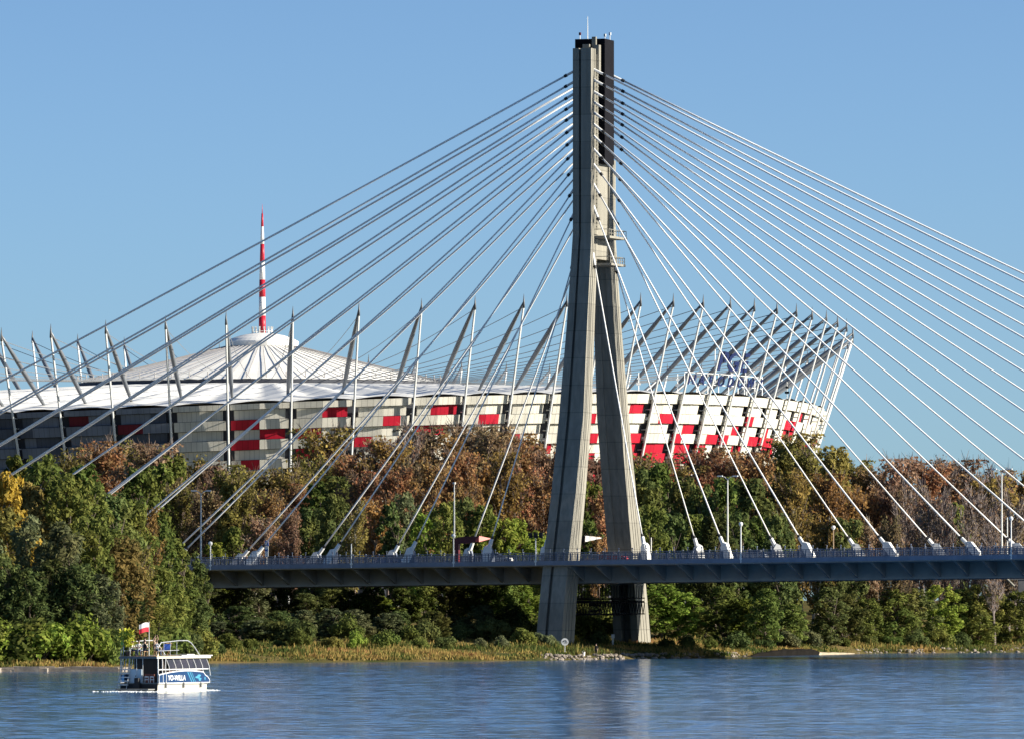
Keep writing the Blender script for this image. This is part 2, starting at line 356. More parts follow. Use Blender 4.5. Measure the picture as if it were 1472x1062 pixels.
# ------------------------------------------------------------------ bank vegetation, stones
rng = random.Random(11)
def grass():
    mb = MB()
    def tuft(X, Y, h, w, k):
        z = gz(X, Y) - .05
        for _ in range(k):
            a = rng.uniform(0, PI); dx, dy = math.cos(a) * w, math.sin(a) * w
            lx, ly = rng.uniform(-.35, .35) * h, rng.uniform(-.35, .35) * h
            ox, oy = rng.uniform(-.4, .4), rng.uniform(-.4, .4); hh = h * rng.uniform(.6, 1.2)
            mb.add([(X + ox - dx, Y + oy - dy, z), (X + ox + dx, Y + oy + dy, z), (X + ox + lx + dx * .3, Y + oy + ly + dy * .3, z + hh), (X + ox + lx - dx * .3, Y + oy + ly - dy * .3, z + hh)], [(0, 1, 2, 3)])
    for i in range(26000):
        px = rng.uniform(-120, 1600); d = .8 + 60 * rng.random() ** 1.5
        if 778 < px < 935 and d < 6.5: continue
        Y = shore(px) + d; X = (px - 736) * Y / F
        big = rng.random() < .12
        fld = math.sin(X * .23 + 1.3 * math.sin(Y * .17)) + math.sin(X * .61 + Y * .37) * .6 + math.sin(X * .09 - Y * .21)
        if fld < -1.2 and rng.random() < .75: continue
        tuft(X, Y, rng.uniform(.3, .75) * (1.5 if big else 1) * (.75 + .22 * fld), rng.uniform(.06, .13), 3)
    m, nt, out = newmat('bank_grass')
    g = N(nt, 'ShaderNodeNewGeometry'); tc = N(nt, 'ShaderNodeTexCoord'); nz = N(nt, 'ShaderNodeTexNoise')
    nz.inputs['Scale'].default_value = .075; nz.inputs['Detail'].default_value = 6
    nt.links.new(tc.outputs['Object'], nz.inputs['Vector'])
    r = N(nt, 'ShaderNodeValToRGB'); e = r.color_ramp.elements
    e[0].position = .38; e[0].color = (.065, .09, .026, 1); e[1].position = .74; e[1].color = (.28, .13, .065, 1)
    for p_, c_ in ((.46, (.12, .13, .036, 1)), (.53, (.28, .215, .07, 1)), (.64, (.34, .235, .08, 1))):
        q = r.color_ramp.elements.new(p_); q.color = c_
    ad = N(nt, 'ShaderNodeMath', operation='MULTIPLY_ADD'); ad.inputs[1].default_value = .22; 
    sb = N(nt, 'ShaderNodeMath', operation='SUBTRACT'); sb.inputs[1].default_value = .11
    nt.links.new(g.outputs['Random Per Island'], ad.inputs[0]); nt.links.new(nz.outputs['Fac'], ad.inputs[2])
    nt.links.new(ad.outputs[0], sb.inputs[0]); nt.links.new(sb.outputs[0], r.inputs[0])
    d = N(nt, 'ShaderNodeBsdfDiffuse'); t = N(nt, 'ShaderNodeBsdfTranslucent'); ms = N(nt, 'ShaderNodeMixShader'); ms.inputs[0].default_value = .3
    nt.links.new(r.outputs[0], d.inputs[0]); nt.links.new(r.outputs[0], t.inputs[0])
    nt.links.new(d.outputs[0], ms.inputs[1]); nt.links.new(t.outputs[0], ms.inputs[2]); nt.links.new(ms.outputs[0], out.inputs[0])
    o = mb.build('bank_grass', m); tag(o, 'tall dry yellow and green grass along the far river bank', 'grass', kind='stuff')
grass()

def rock(mb, c, r, sq=.6):
    n, k = 7, 4; rings = []
    ph = rng.uniform(0, 6)
    for i in range(k + 1):
        a = PI * i / k; ring = []
        for j in range(n):
            q = r * max(.05, math.sin(a)) * rng.uniform(.8, 1.2)
            ring.append(V(c) + V((q * math.cos(ph + 2 * PI * j / n), q * math.sin(ph + 2 * PI * j / n), -r * sq * math.cos(a))))
        rings.append(ring)
    mb.loft(rings)
def rubble(a, b, n, dmax, rmin, rmax, name, label):
    mb = MB()
    for _ in range(n):
        px = rng.uniform(a, b); d = rng.uniform(-1.0, dmax); Y = shore(px) + d; X = (px - 736) * Y / F
        rock(mb, (X, Y, max(0, gz(X, Y)) + .05), rng.uniform(rmin, rmax))
    tag(mb.build(name, M['stone']), label, 'stones', kind='stuff')
rubble(775, 960, 170, 6, .12, .42, 'shore_rubble', 'pale broken stones strewn along the water edge below the pylon')
rubble(960, 1100, 120, 5, .12, .4, 'shore_rubble', 'pale stones and sand at the waterline right of the pylon')
rubble(1230, 1480, 90, 4, .15, .45, 'shore_rubble', 'scattered stones at the right-hand river edge')
# stone bank under the left trees
mb = MB(); rings = []
for k in range(24):
    px = -60 + k * 10; Y = shore(px); X = (px - 736) * Y / F; hgt = .30 + .08 * math.sin(k * 1.7)
    rings.append([V((X, Y - 2.0, -.6)), V((X, Y - 1.7, hgt)), V((X, Y + 1.2, hgt + .12)), V((X, Y + 1.6, -.6))])
mb.loft(rings)
for k in range(46):
    px = -40 + k * 4.7; Y = shore(px) + rng.uniform(-2.2, .2); X = (px - 736) * Y / F
    c = V((X, Y, rng.uniform(-.1, .05))); s_ = rng.uniform(.9, 2.2)
    p = []
    for z in (-.6, .3 + rng.uniform(0, .3)):
        for dx, dy in ((-1, -1), (1, -1), (1, 1), (-1, 1)):
            p.append(c + V((dx * s_ * rng.uniform(.8, 1.1), dy * .8 * rng.uniform(.8, 1.2), z + rng.uniform(-.08, .08))))
    mb.add(p, [(3, 2, 1, 0), (4, 5, 6, 7), (0, 1, 5, 4), (1, 2, 6, 5), (2, 3, 7, 6), (3, 0, 4, 7)])
tag(mb.build('stone_bank', M['stone']), 'low pale stone revetment along the near left water edge', 'stone bank')
# low groyne reaching out of the right bank: flank coloured as in shade, sandy tip pale as sunlit
mb = MB(); rings = []
for k in range(25):
    t = k / 24; px = lerp(1078, 1228, t); Y = shore(px) - lerp(5.5, 4.0, t); X = (px - 736) * Y / F
    hgt = (.75 * math.sin(PI * min(1, max(.03, t)) ** .8) + .25) * (1 if t < .66 else .5) * rng.uniform(.85, 1.15); wd = 2.4
    if k in (0, 24): hgt = .1
    rings.append([V((X - .3, Y - wd, -.3)), V((X, Y - wd * .7, hgt * .75)), V((X, Y, hgt)), V((X + .2, Y + wd, hgt * .8)), V((X + .3, Y + wd * 1.5, -.3))])
mb.loft(rings[:17], 0, False, False); mb.loft(rings[16:], 1, False, False)
tag(mb.build('sandbar', [M['shaded_stone'], M['sand']]), kind='structure')

# ------------------------------------------------------------------ trees
def tube_branch(mb, p0, d, ln, r0, bend, k=4, n=5):
    pts = [V(p0)]; d = V(d).normalized()
    for i in range(k):
        d = (d + V((rng.uniform(-bend, bend), rng.uniform(-bend, bend), rng.uniform(-bend * .3, bend * .6)))).normalized()
        pts.append(pts[-1] + d * ln / k)
    mb.tube(pts, [r0 * (1 - .8 * i / k) for i in range(k + 1)], n)
    return pts
def leaf(mb, c, nrm, s, el=1.5):
    nrm = V(nrm).normalized(); ref = V((rng.uniform(-1, 1), rng.uniform(-1, 1), rng.uniform(-1, 1))).normalized()
    x = nrm.cross(ref)
    if x.length < .05: x = nrm.orthogonal()
    x.normalize(); y = nrm.cross(x)
    x = x * s * .5 * el; y = y * s * .5
    mb.add([c - x, c - y * .9 + x * .1, c + x, c + y * .9 + x * .1], [(0, 1, 2, 3)])
def rdir():
    while True:
        d = V((rng.uniform(-1, 1), rng.uniform(-1, 1), rng.uniform(-1, 1)))
        if .1 < d.length < 1: return d.normalized()
# every prototype is 20 m high at scale 1
def proto_leafy(h=20., w=5.2, base=1.2, lobes=64, per=190, lf=.44, droop=0.0, pale=False):
    tb = MB(); top = h * .82
    tr = tube_branch(tb, (0, 0, -.5), (rng.uniform(-.06, .06), rng.uniform(-.06, .06), 1), top, h * .019, .08, 6, 7)
    cb = MB(); cents = []
    for i in range(lobes):
        t = (i + .5) / lobes; z = base + (h - base) * (t ** .85)
        prof = math.sin(PI * min(1, .14 + .80 * ((z - base) / (h - base)))) ** .7
        a = i * 2.399 + rng.uniform(-.5, .5); rr = w * prof * (rng.random() ** .45) * rng.uniform(.75, 1.08)
        cents.append((V((rr * math.cos(a), rr * math.sin(a), z)), w * rng.uniform(.13, .31) * (.6 + .5 * prof)))
    for c, r in cents:
        if rng.random() < .6:
            k = min(5, max(1, int((c.z - 2) / top * 6))); tb.bar(tr[k], c, h * .005, h * .0015, 4)
        for _ in range(int(per * (r / (w * .3)) ** 2 * .8)):
            d = rdir(); q = c + d * r * (rng.random() ** .28) * rng.uniform(.8, 1.12)
            if droop and rng.random() < .6: q.z -= rng.random() * droop * r
            q.z = max(.15, min(h * 1.02, q.z))
            leaf(cb, q, d * .9 + V((0, 0, .5)) + rdir() * .8, lf * rng.uniform(.6, 1.5), 1.6 if not droop else 2.6)
    return tb, cb
def proto_bare(h=20., w=3.6, leaves=2600, lf=.3, base=3.0, twigs=900):
    tb = MB(); cb = MB()
    tr = tube_branch(tb, (0, 0, -.5), (rng.uniform(-.05, .05), rng.uniform(-.05, .05), 1), h * .96, h * .014, .06, 8, 6)
    tips = []
    for i in range(30):
        t = rng.uniform(.22, .95); k = t * 8; p = tr[int(k)].lerp(tr[min(8, int(k) + 1)], k % 1)
        a = rng.uniform(0, 2 * PI); up = rng.uniform(.9, 2.2); ln = h * rng.uniform(.16, .34) * (1.15 - .62 * t)
        pts = tube_branch(tb, p, (math.cos(a), math.sin(a), up), ln, h * .0042, .14, 4, 4)
        for q in range(1, 5): tips.append((pts[q], (pts[q] - pts[q - 1]).normalized(), t))
    for _ in range(twigs):
        p, d, t = rng.choice(tips); d = (d + rdir() * .65 + V((0, 0, .5))).normalized(); ln = rng.uniform(.7, 1.9)
        side = d.cross(rdir()).normalized() * rng.uniform(.025, .05); p = p + rdir() * .25
        tb.add([p - side, p + side, p + d * ln + side * .3, p + d * ln - side * .3], [(0, 1, 2, 3)])
    for _ in range(leaves):
        p, d, t = rng.choice(tips); q = p + d * rng.uniform(0, 1.3) + rdir() * rng.uniform(.1, 1.05); q.z = min(h * 1.03, q.z)
        leaf(cb, q, rdir() + V((0, 0, .3)), lf * rng.uniform(.6, 1.4), 1.5)
    return tb, cb
def proto_bush(h=5., w=3.2, n=2600, lf=.3, up=False):
    tb = MB(); cb = MB(); lob = []
    for i in range(12):
        a = rng.uniform(0, 2 * PI); rr = w * math.sqrt(rng.random()) * .72; z = h * rng.uniform(.2, .78) * (1 - .45 * rr / w)
        lob.append((V((rr * math.cos(a), rr * math.sin(a), z)), rng.uniform(.22, .36) * h))
        tube_branch(tb, (rr * .2 * math.cos(a), rr * .2 * math.sin(a), -.2), (rr * math.cos(a), rr * math.sin(a), z + .6), z + .4, .06, .15, 3, 4)
    for _ in range(n):
        c, r = rng.choice(lob); d = rdir(); q = c + d * r * (rng.random() ** .3)
        if up: q = V((q.x, q.y, q.z)) + V((0, 0, rng.random() * .6))
        q.z = max(.05, q.z)
        leaf(cb, q, (d + rdir() * .6) if not up else V((rng.uniform(-1, 1), rng.uniform(-1, 1), .2)), lf * rng.uniform(.6, 1.5), 1.5 if not up else 2.6)
    return tb, cb
PROTO = {}
def mk(key, builder, trunkmat, n):
    PROTO[key] = []
    for _ in range(n):
        tb, cb = builder()
        a = tb.build('trunk', trunkmat); b = cb.build('crown', L['mid']); me = (a.data, b.data)
        bpy.data.objects.remove(a); bpy.data.objects.remove(b)
        PROTO[key].append(me)
mk('leafy', lambda: proto_leafy(), M['bark'], 4)
mk('tall', lambda: proto_leafy(w=3.6, lobes=60, per=200, lf=.42), M['bark'], 3)
mk('willow', lambda: proto_leafy(w=5.8, lobes=64, per=170, lf=.38, droop=1.3), M['bark'], 3)
mk('wispy', lambda: proto_bare(leaves=4600, lf=.30, twigs=1500), M['twig'], 4)
mk('birch', lambda: proto_bare(w=3.2, leaves=4200, lf=.34, twigs=500), M['birch'], 2)
mk('bare', lambda: proto_bare(leaves=1300, lf=.26, twigs=2200), M['twig_grey'], 3)
mk('bush', lambda: proto_bush(), M['bark'], 3)
mk('reed', lambda: proto_bush(h=4, w=2.6, up=True), M['bark'], 2)
MESHCACHE = {}
def crown_mesh(key, i, leafk):
    k = (key, i, leafk)
    if k not in MESHCACHE:
        me = PROTO[key][i][1].copy(); me.materials.clear(); me.materials.append(L[leafk]); MESHCACHE[k] = me
    return MESHCACHE[k]
TREES = []
trng = random.Random(5)
COLW = {'dark': 'dark green', 'grey': 'grey-green', 'mid': 'mid-green', 'bright': 'bright green', 'olive': 'olive', 'ochre': 'ochre',
        'rust': 'rust-red', 'brown': 'brown', 'yellow': 'golden yellow'}
KNAME = {'leafy': ('leafy_tree', 'leafy tree'), 'tall': ('leafy_tree', 'slender leafy tree'), 'willow': ('willow_tree', 'drooping willow'),
         'wispy': ('autumn_tree', 'autumn tree'), 'birch': ('birch_tree', 'pale-stemmed birch'), 'bare': ('bare_tree', 'nearly bare tree'),
         'bush': ('bush', 'rounded bush'), 'reed': ('willow_shrub', 'upright willow shrub')}
def tree(key, leafk, px, top, Y, row, wide=1.0, sink=0.0):
    if px > 1225 and key == 'wispy' and row in ('back', 'upper') and int(px) % 3 == 0: key = 'bare'
    X = (px - 736) * Y / F; z0 = gz(X, Y) - .1 - sink
    ztop = H + (HZ - top) * Y / F; h = max(1.0, ztop - z0)
    base_h = 20. if key not in ('bush', 'reed') else (5.0 if key == 'bush' else 4.6)
    i = trng.randrange(len(PROTO[key])); s = h / base_h
    sx = wide * (s if key in ('bush', 'reed') else lerp(s, 1.0, .35)) * trng.uniform(.9, 1.12)
    r = empty(KNAME[key][0], (X, Y, z0), trng.uniform(0, 2 * PI)); r.scale = (sx, sx * trng.uniform(.9, 1.1), s)
    t = bpy.data.objects.new('trunk' if key not in ('bush', 'reed') else 'stems', PROTO[key][i][0]); col.objects.link(t); t.parent = r
    c = bpy.data.objects.new('crown' if key not in ('bush', 'reed') else 'foliage', crown_mesh(key, i, leafk)); col.objects.link(c); c.parent = r
    TREES.append(dict(o=r, px=px, row=row, key=key, leaf=leafk, top=top))
R_ = trng.uniform
# back row, seen against stadium and sky
for px, top, k, lf in [(-30, 660, 'leafy', 'dark'), (20, 655, 'tall', 'mid'), (62, 648, 'leafy', 'mid'), (105, 642, 'wispy', 'olive'), (140, 648, 'wispy', 'brown'), (165, 636, 'wispy', 'rust'),
        (190, 628, 'wispy', 'olive'), (216, 640, 'wispy', 'brown'), (244, 650, 'leafy', 'mid'), (268, 640, 'wispy', 'olive'), (296, 652, 'wispy', 'brown'), (322, 662, 'wispy', 'olive'), (350, 666, 'tall', 'olive'),
        (378, 664, 'wispy', 'olive'), (402, 668, 'tall', 'mid'), (428, 662, 'wispy', 'olive'), (450, 644, 'wispy', 'olive'), (468, 620, 'wispy', 'ochre'), (492, 628, 'wispy', 'brown'), (515, 648, 'wispy', 'rust'),
        (540, 626, 'wispy', 'ochre'), (562, 617, 'wispy', 'brown'), (588, 621, 'bare', 'brown'), (612, 616, 'wispy', 'brown'), (640, 622, 'wispy', 'ochre'), (664, 612, 'wispy', 'brown'),
        (690, 618, 'bare', 'ochre'), (712, 613, 'wispy', 'brown'), (736, 622, 'wispy', 'rust'), (760, 628, 'wispy', 'rust'), (784, 632, 'wispy', 'rust'), (808, 640, 'wispy', 'brown'), (848, 652, 'wispy', 'brown'),
        (868, 655, 'wispy', 'brown'), (905, 650, 'wispy', 'rust'), (925, 652, 'wispy', 'olive'), (950, 662, 'wispy', 'brown'), (975, 668, 'wispy', 'olive'), (1003, 652, 'wispy', 'rust'), (1030, 640, 'wispy', 'rust'),
        (1056, 650, 'wispy', 'rust'), (1080, 654, 'wispy', 'rust'), (1103, 640, 'wispy', 'olive'), (1128, 630, 'leafy', 'olive'), (1152, 628, 'wispy', 'olive'), (1175, 640, 'wispy', 'olive'), (1198, 640, 'leafy', 'olive'),
        (1222, 660, 'wispy', 'olive'), (1246, 666, 'wispy', 'rust'), (1268, 662, 'wispy', 'brown'), (1288, 658, 'wispy', 'brown'), (1312, 654, 'wispy', 'rust'), (1332, 650, 'bare', 'brown'), (1356, 658, 'bare', 'brown'),
        (1378, 664, 'wispy', 'brown'), (1402, 674, 'bare', 'rust'), (1424, 672, 'bare', 'brown'), (1448, 676, 'wispy', 'ochre'), (1472, 678, 'wispy', 'ochre'), (1500, 676, 'wispy', 'brown')]:
    if 250 < px < 460: top += 9
    tree(k, lf, px, top + R_(4, 13), R_(1405, 1470), 'back', 1.25 if k in ('wispy', 'bare') else .8)
# upper middle row
for px, top, k, lf in [(60, 672, 'leafy', 'dark'), (120, 668, 'leafy', 'mid'), (200, 670, 'leafy', 'mid'), (228, 668, 'tall', 'mid'), (262, 690, 'wispy', 'olive'), (300, 700, 'wispy', 'brown'), (335, 690, 'tall', 'olive'), (360, 682, 'wispy', 'olive'),
        (392, 700, 'wispy', 'rust'), (425, 690, 'wispy', 'rust'), (455, 688, 'tall', 'mid'), (482, 684, 'leafy', 'dark'), (508, 676, 'wispy', 'brown'), (530, 672, 'wispy', 'rust'), (556, 664, 'wispy', 'rust'),
        (580, 660, 'wispy', 'brown'), (606, 655, 'wispy', 'rust'), (632, 665, 'wispy', 'ochre'), (656, 652, 'wispy', 'rust'), (680, 650, 'wispy', 'ochre'), (706, 660, 'wispy', 'rust'), (730, 655, 'wispy', 'ochre'),
        (752, 668, 'wispy', 'rust'), (776, 672, 'wispy', 'rust'), (850, 690, 'leafy', 'mid'), (872, 700, 'wispy', 'rust'), (916, 672, 'leafy', 'dark'), (944, 668, 'leafy', 'mid'), (978, 678, 'leafy', 'dark'),
        (1012, 690, 'leafy', 'dark'), (1046, 688, 'leafy', 'mid'), (1082, 690, 'leafy', 'dark'), (1112, 680, 'wispy', 'olive'), (1140, 674, 'wispy', 'ochre'), (1168, 676, 'birch', 'ochre'), (1196, 684, 'wispy', 'ochre'),
        (1224, 696, 'wispy', 'ochre'), (1252, 700, 'wispy', 'rust'), (1280, 694, 'wispy', 'brown'), (1308, 700, 'wispy', 'brown'), (1336, 702, 'bare', 'brown'), (1360, 710, 'bare', 'brown'), (1392, 704, 'bare', 'brown'),
        (1420, 712, 'bare', 'brown'), (1450, 704, 'bare', 'brown'), (1480, 712, 'wispy', 'brown')]:
    tree(k, lf, px, top + R_(2, 12), R_(1345, 1395), 'upper', .95 if k != 'leafy' else .85)
# middle row, directly behind the deck
for px, top, k, lf in [(310, 778, 'leafy', 'bright'), (335, 762, 'leafy', 'mid'), (365, 742, 'birch', 'brown'), (395, 738, 'birch', 'rust'), (420, 730, 'wispy', 'brown'), (446, 735, 'leafy', 'dark'), (478, 716, 'leafy', 'dark'),
        (505, 722, 'birch', 'olive'), (532, 712, 'birch', 'ochre'), (560, 722, 'tall', 'dark'), (582, 715, 'leafy', 'grey'), (610, 740, 'leafy', 'bright'), (640, 722, 'leafy', 'mid'), (668, 716, 'leafy', 'dark'),
        (694, 730, 'leafy', 'mid'), (716, 748, 'leafy', 'bright'), (742, 752, 'leafy', 'bright'), (768, 762, 'willow', 'bright'), (800, 770, 'leafy', 'mid'), (842, 748, 'leafy', 'mid'), (862, 776, 'wispy', 'rust'),
        (905, 730, 'leafy', 'dark'), (938, 726, 'leafy', 'mid'), (966, 736, 'leafy', 'dark'), (996, 740, 'leafy', 'mid'), (1028, 744, 'leafy', 'dark'), (1056, 736, 'leafy', 'dark'), (1088, 742, 'leafy', 'mid'),
        (1118, 742, 'leafy', 'dark'), (1146, 732, 'birch', 'olive'), (1172, 738, 'birch', 'ochre'), (1204, 752, 'leafy', 'dark'), (1230, 752, 'leafy', 'dark'), (1258, 745, 'birch', 'brown'), (1284, 742, 'wispy', 'brown'),
        (1312, 748, 'bare', 'brown'), (1342, 748, 'bare', 'brown'), (1374, 722, 'tall', 'mid'), (1398, 748, 'bare', 'brown'), (1430, 748, 'bare', 'brown'), (1462, 752, 'bare', 'brown'), (1490, 752, 'wispy', 'brown')]:
    Ymin = max(1262 if px < 940 else 1275, shore(px) + 14)
    tree(k, lf, px, top + R_(-4, 5), R_(Ymin, Ymin + 45), 'middle', .8)
# low trees seen beneath the deck
for px, top, k, lf in [(305, 836, 'leafy', 'dark'), (335, 842, 'leafy', 'dark'), (372, 838, 'leafy', 'grey'), (408, 835, 'leafy', 'dark'), (440, 850, 'willow', 'dark'), (478, 848, 'leafy', 'dark'), (500, 846, 'leafy', 'dark'), (522, 852, 'leafy', 'mid'), (533, 840, 'leafy', 'dark'),
        (545, 858, 'leafy', 'bright'), (580, 850, 'leafy', 'mid'), (612, 842, 'leafy', 'mid'), (650, 838, 'willow', 'olive'), (690, 835, 'willow', 'mid'), (725, 838, 'willow', 'mid'), (752, 842, 'willow', 'bright'),
        (836, 868, 'leafy', 'dark'), (868, 862, 'leafy', 'dark'), (950, 842, 'leafy', 'bright'), (978, 850, 'leafy', 'bright'), (1012, 868, 'leafy', 'mid'), (1042, 846, 'leafy', 'mid'),
        (1072, 862, 'leafy', 'bright'), (1100, 850, 'leafy', 'mid'), (1136, 868, 'leafy', 'mid'), (1190, 846, 'leafy', 'dark'), (1214, 852, 'leafy', 'dark'), (1246, 862, 'leafy', 'mid'), (1282, 846, 'willow', 'mid'), (1312, 850, 'leafy', 'dark'),
        (1350, 842, 'leafy', 'bright'), (1378, 846, 'leafy', 'mid'), (1404, 838, 'willow', 'mid'), (1436, 858, 'leafy', 'mid'), (1465, 848, 'leafy', 'mid'), (1490, 850, 'leafy', 'mid')]:
    Ymin = max(1230 if px < 500 else (1222 if px < 760 else 1246), shore(px) + 12)
    tree(k, lf, px, top + R_(-4, 4), R_(Ymin, Ymin + 14), 'low', 1.15 if top > 840 else 1.0)
# shrubs along the shore
for px, top, k, lf in [(330, 905, 'reed', 'mid'), (362, 912, 'reed', 'mid'), (400, 918, 'reed', 'dark'), (432, 903, 'bush', 'mid'), (478, 908, 'bush', 'olive'), (512, 906, 'bush', 'bright'), (556, 904, 'bush', 'mid'),
        (604, 912, 'bush', 'mid'), (640, 908, 'bush', 'dark'), (692, 916, 'reed', 'grey'), (722, 910, 'reed', 'grey'), (752, 900, 'reed', 'mid'), (774, 905, 'reed', 'grey'), (790, 910, 'reed', 'grey'), (800, 918, 'bush', 'dark'),
        (823, 911, 'bush', 'yellow'), (860, 906, 'bush', 'dark'), (958, 912, 'bush', 'dark'), (990, 908, 'bush', 'dark'), (1022, 914, 'bush', 'mid'), (1058, 906, 'bush', 'dark'), (1096, 912, 'bush', 'dark'), (1132, 906, 'reed', 'grey'), (1166, 900, 'reed', 'grey'),
        (1192, 908, 'reed', 'grey'), (1214, 914, 'reed', 'mid'), (1250, 906, 'bush', 'dark'), (1284, 908, 'bush', 'mid'), (1318, 904, 'bush', 'dark'), (1350, 900, 'bush', 'mid'), (1384, 908, 'bush', 'dark'), (1408, 914, 'bush', 'bright'), (1440, 906, 'bush', 'mid'), (1470, 908, 'bush', 'mid')]:
    Yb = shore(px) + (26 if px < 940 else 9)
    if 770 < px < 830: Yb = 1166
    if px in (823,): Yb = 1196
    tree(k, lf, px, top + R_(-2, 3), Yb + R_(0, 8), 'shore', 1.1)
for px in list(range(306, 770, 19)) + list(range(836, 880, 17)):
    tree(*trng.choice([('bush', 'dark'), ('leafy', 'dark'), ('bush', 'mid'), ('leafy', 'grey'), ('willow', 'dark')]), px + R_(-5, 5), R_(866, 896), shore(px) + R_(52, 80), 'thicket', 1.1)
# near left bank
for px, top, k, lf, Y in [(-60, 670, 'leafy', 'dark', 1045), (-25, 735, 'willow', 'grey', 1012), (12, 728, 'leafy', 'olive', 1016), (14, 680, 'leafy', 'yellow', 1030), (40, 690, 'leafy', 'olive', 1064), (62, 662, 'leafy', 'mid', 1075), (98, 676, 'leafy', 'mid', 1062), (42, 740, 'willow', 'grey', 1012), (88, 748, 'willow', 'grey', 1006),
        (128, 690, 'leafy', 'mid', 1068), (160, 706, 'leafy', 'dark', 1072), (132, 742, 'leafy', 'mid', 1022), (190, 718, 'leafy', 'mid', 1090), (176, 770, 'willow', 'olive', 1030), (206, 732, 'wispy', 'ochre', 1100), (228, 748, 'leafy', 'mid', 1112),
        (205, 785, 'wispy', 'olive', 1088), (246, 772, 'leafy', 'mid', 1118), (268, 788, 'leafy', 'dark', 1126), (236, 812, 'willow', 'mid', 1092), (282, 812, 'tall', 'mid', 1130), (262, 850, 'leafy', 'mid', 1108), (286, 858, 'leafy', 'dark', 1118),
        (0, 790, 'leafy', 'dark', 996), (40, 812, 'leafy', 'dark', 994), (74, 800, 'leafy', 'dark', 1000), (112, 806, 'willow', 'dark', 998), (146, 822, 'willow', 'grey', 1000), (196, 838, 'leafy', 'dark', 1068), (-40, 800, 'leafy', 'dark', 996),
        (225, 866, 'willow', 'mid', 1080)]:
    tree(k, lf, px, top + R_(2, 9), Y + R_(-3, 3), 'front', .82)
for px, top, k, lf in [(-30, 880, 'bush', 'mid'), (0, 890, 'bush', 'bright'), (22, 872, 'bush', 'mid'), (52, 878, 'bush', 'bright'), (70, 906, 'reed', 'mid'), (92, 900, 'bush', 'mid'), (116, 878, 'bush', 'bright'), (138, 900, 'reed', 'mid'),
        (158, 890, 'bush', 'mid'), (182, 900, 'reed', 'mid'), (210, 896, 'bush', 'mid'), (240, 892, 'bush', 'mid'), (266, 900, 'reed', 'dark'), (290, 902, 'bush', 'mid'), (312, 918, 'reed', 'dark')]:
    tree(k, lf, px, top + R_(-3, 3), shore(px) + (9 if px < 175 else 5) + R_(0, 4), 'front', 1.15)
# ------------------------------------------------------------------ labels for the trees
WHERE = {'main': [(410, 'beside the blue road sign'), (510, 'right of the blue road sign'), (640, 'left of the red beam'), (765, 'between red beam and pylon'),
                  (832, 'behind the near pylon leg'), (862, 'between the pylon legs'), (930, 'behind the far pylon leg'), (1050, 'left of middle twin lamp'), (1190, 'right of middle twin lamp'),
                  (1330, 'beyond the brown lamp post'), (1435, 'left of rightmost twin lamp'), (9999, 'at the right edge')],
         'left': [(60, 'at the left edge'), (165, 'left of the houseboat'), (310, 'above the houseboat')]}
ROWW = {'back': 'in topmost row', 'upper': 'in upper row', 'middle': 'just above the deck', 'low': 'under the deck', 'shore': 'on the shore', 'thicket': 'low under the deck', 'front': 'on the near left bank'}
ORD = ['leftmost', 'second from left', 'third from left', 'fourth from left', 'fifth from left', 'sixth from left', 'seventh from left', 'eighth from left']
buckets = {}
for t in TREES:
    tab = WHERE['left'] + WHERE['main']
    wh = next(wd for lim, wd in tab if t['px'] < lim)
    t['base'] = '%s %s %s %s' % (COLW[t['leaf']], KNAME[t['key']][1], ROWW[t['row']], wh)
    buckets.setdefault(t['base'], []).append(t)
for b, ts in buckets.items():
    ts.sort(key=lambda t: t['px'])
    for i, t in enumerate(ts):
        lab = b if len(ts) == 1 else ('%s of the %ss' % (ORD[i], b) if False else '%s %s' % (ORD[i], b))
        kind = KNAME[t['key']][1].split()[-1]
        lab = lab.replace('second row down', 'upper row').replace('slender leafy tree', 'slender tree')
        if len(lab.split()) > 16: lab = lab.replace(' the ', ' ')
        if len(lab.split()) > 16: print('LONG', lab)
        tag(t['o'], lab, {'willow': 'willow', 'birch': 'birch', 'bush': 'bush', 'shrub': 'shrub'}.get(kind, 'tree'),
            {'front': 'trees and shrubs on the near left bank', 'shore': 'shrubs along the shore'}.get(t['row'], 'trees of the wood behind the bridge'))

# ------------------------------------------------------------------ stadium
SC = V((-58.96, 1960.0, 6.0)); RT, ZB = 139.4, 6.0
stadium = thing('stadium', 'round football stadium with white and red woven panels, leaning masts and a tall spire', 'stadium', SC)
def ring(th, R): return (SC.x + R * math.sin(th), SC.y - R * math.cos(th))
def ztip(th): return 70 + 5 * math.cos(2 * (th - math.radians(45)))
def zrim(th): return 51.9 + 2.7 * math.cos(2 * (th - math.radians(50)))
def tip_px(th):
    x, y = ring(th, RT); return 736 + F * x / y
def solve(px):
    a, b = math.radians(-88), math.radians(86)
    for _ in range(60):
        m_ = (a + b) / 2
        if tip_px(m_) < px: a = m_
        else: b = m_
    return (a + b) / 2
TIPS = [-262, -200, -135, -68, 2, 73, 152, 238, 325, 421, 516, 606, 683, 753, 815, 869, 921, 968, 1011, 1050, 1084.5, 1117, 1145, 1167.5, 1188, 1204, 1217, 1226]
TH = [solve(p) for p in TIPS]
last = TH[-1]; step = math.radians(5.0)
while TH[-1] < PI - .02: TH.append(TH[-1] + step)
TH_LEFT = [TH[0] - step * k for k in range(1, 30) if TH[0] - step * k > -PI + .01]
ALL = sorted(TH_LEFT + TH)
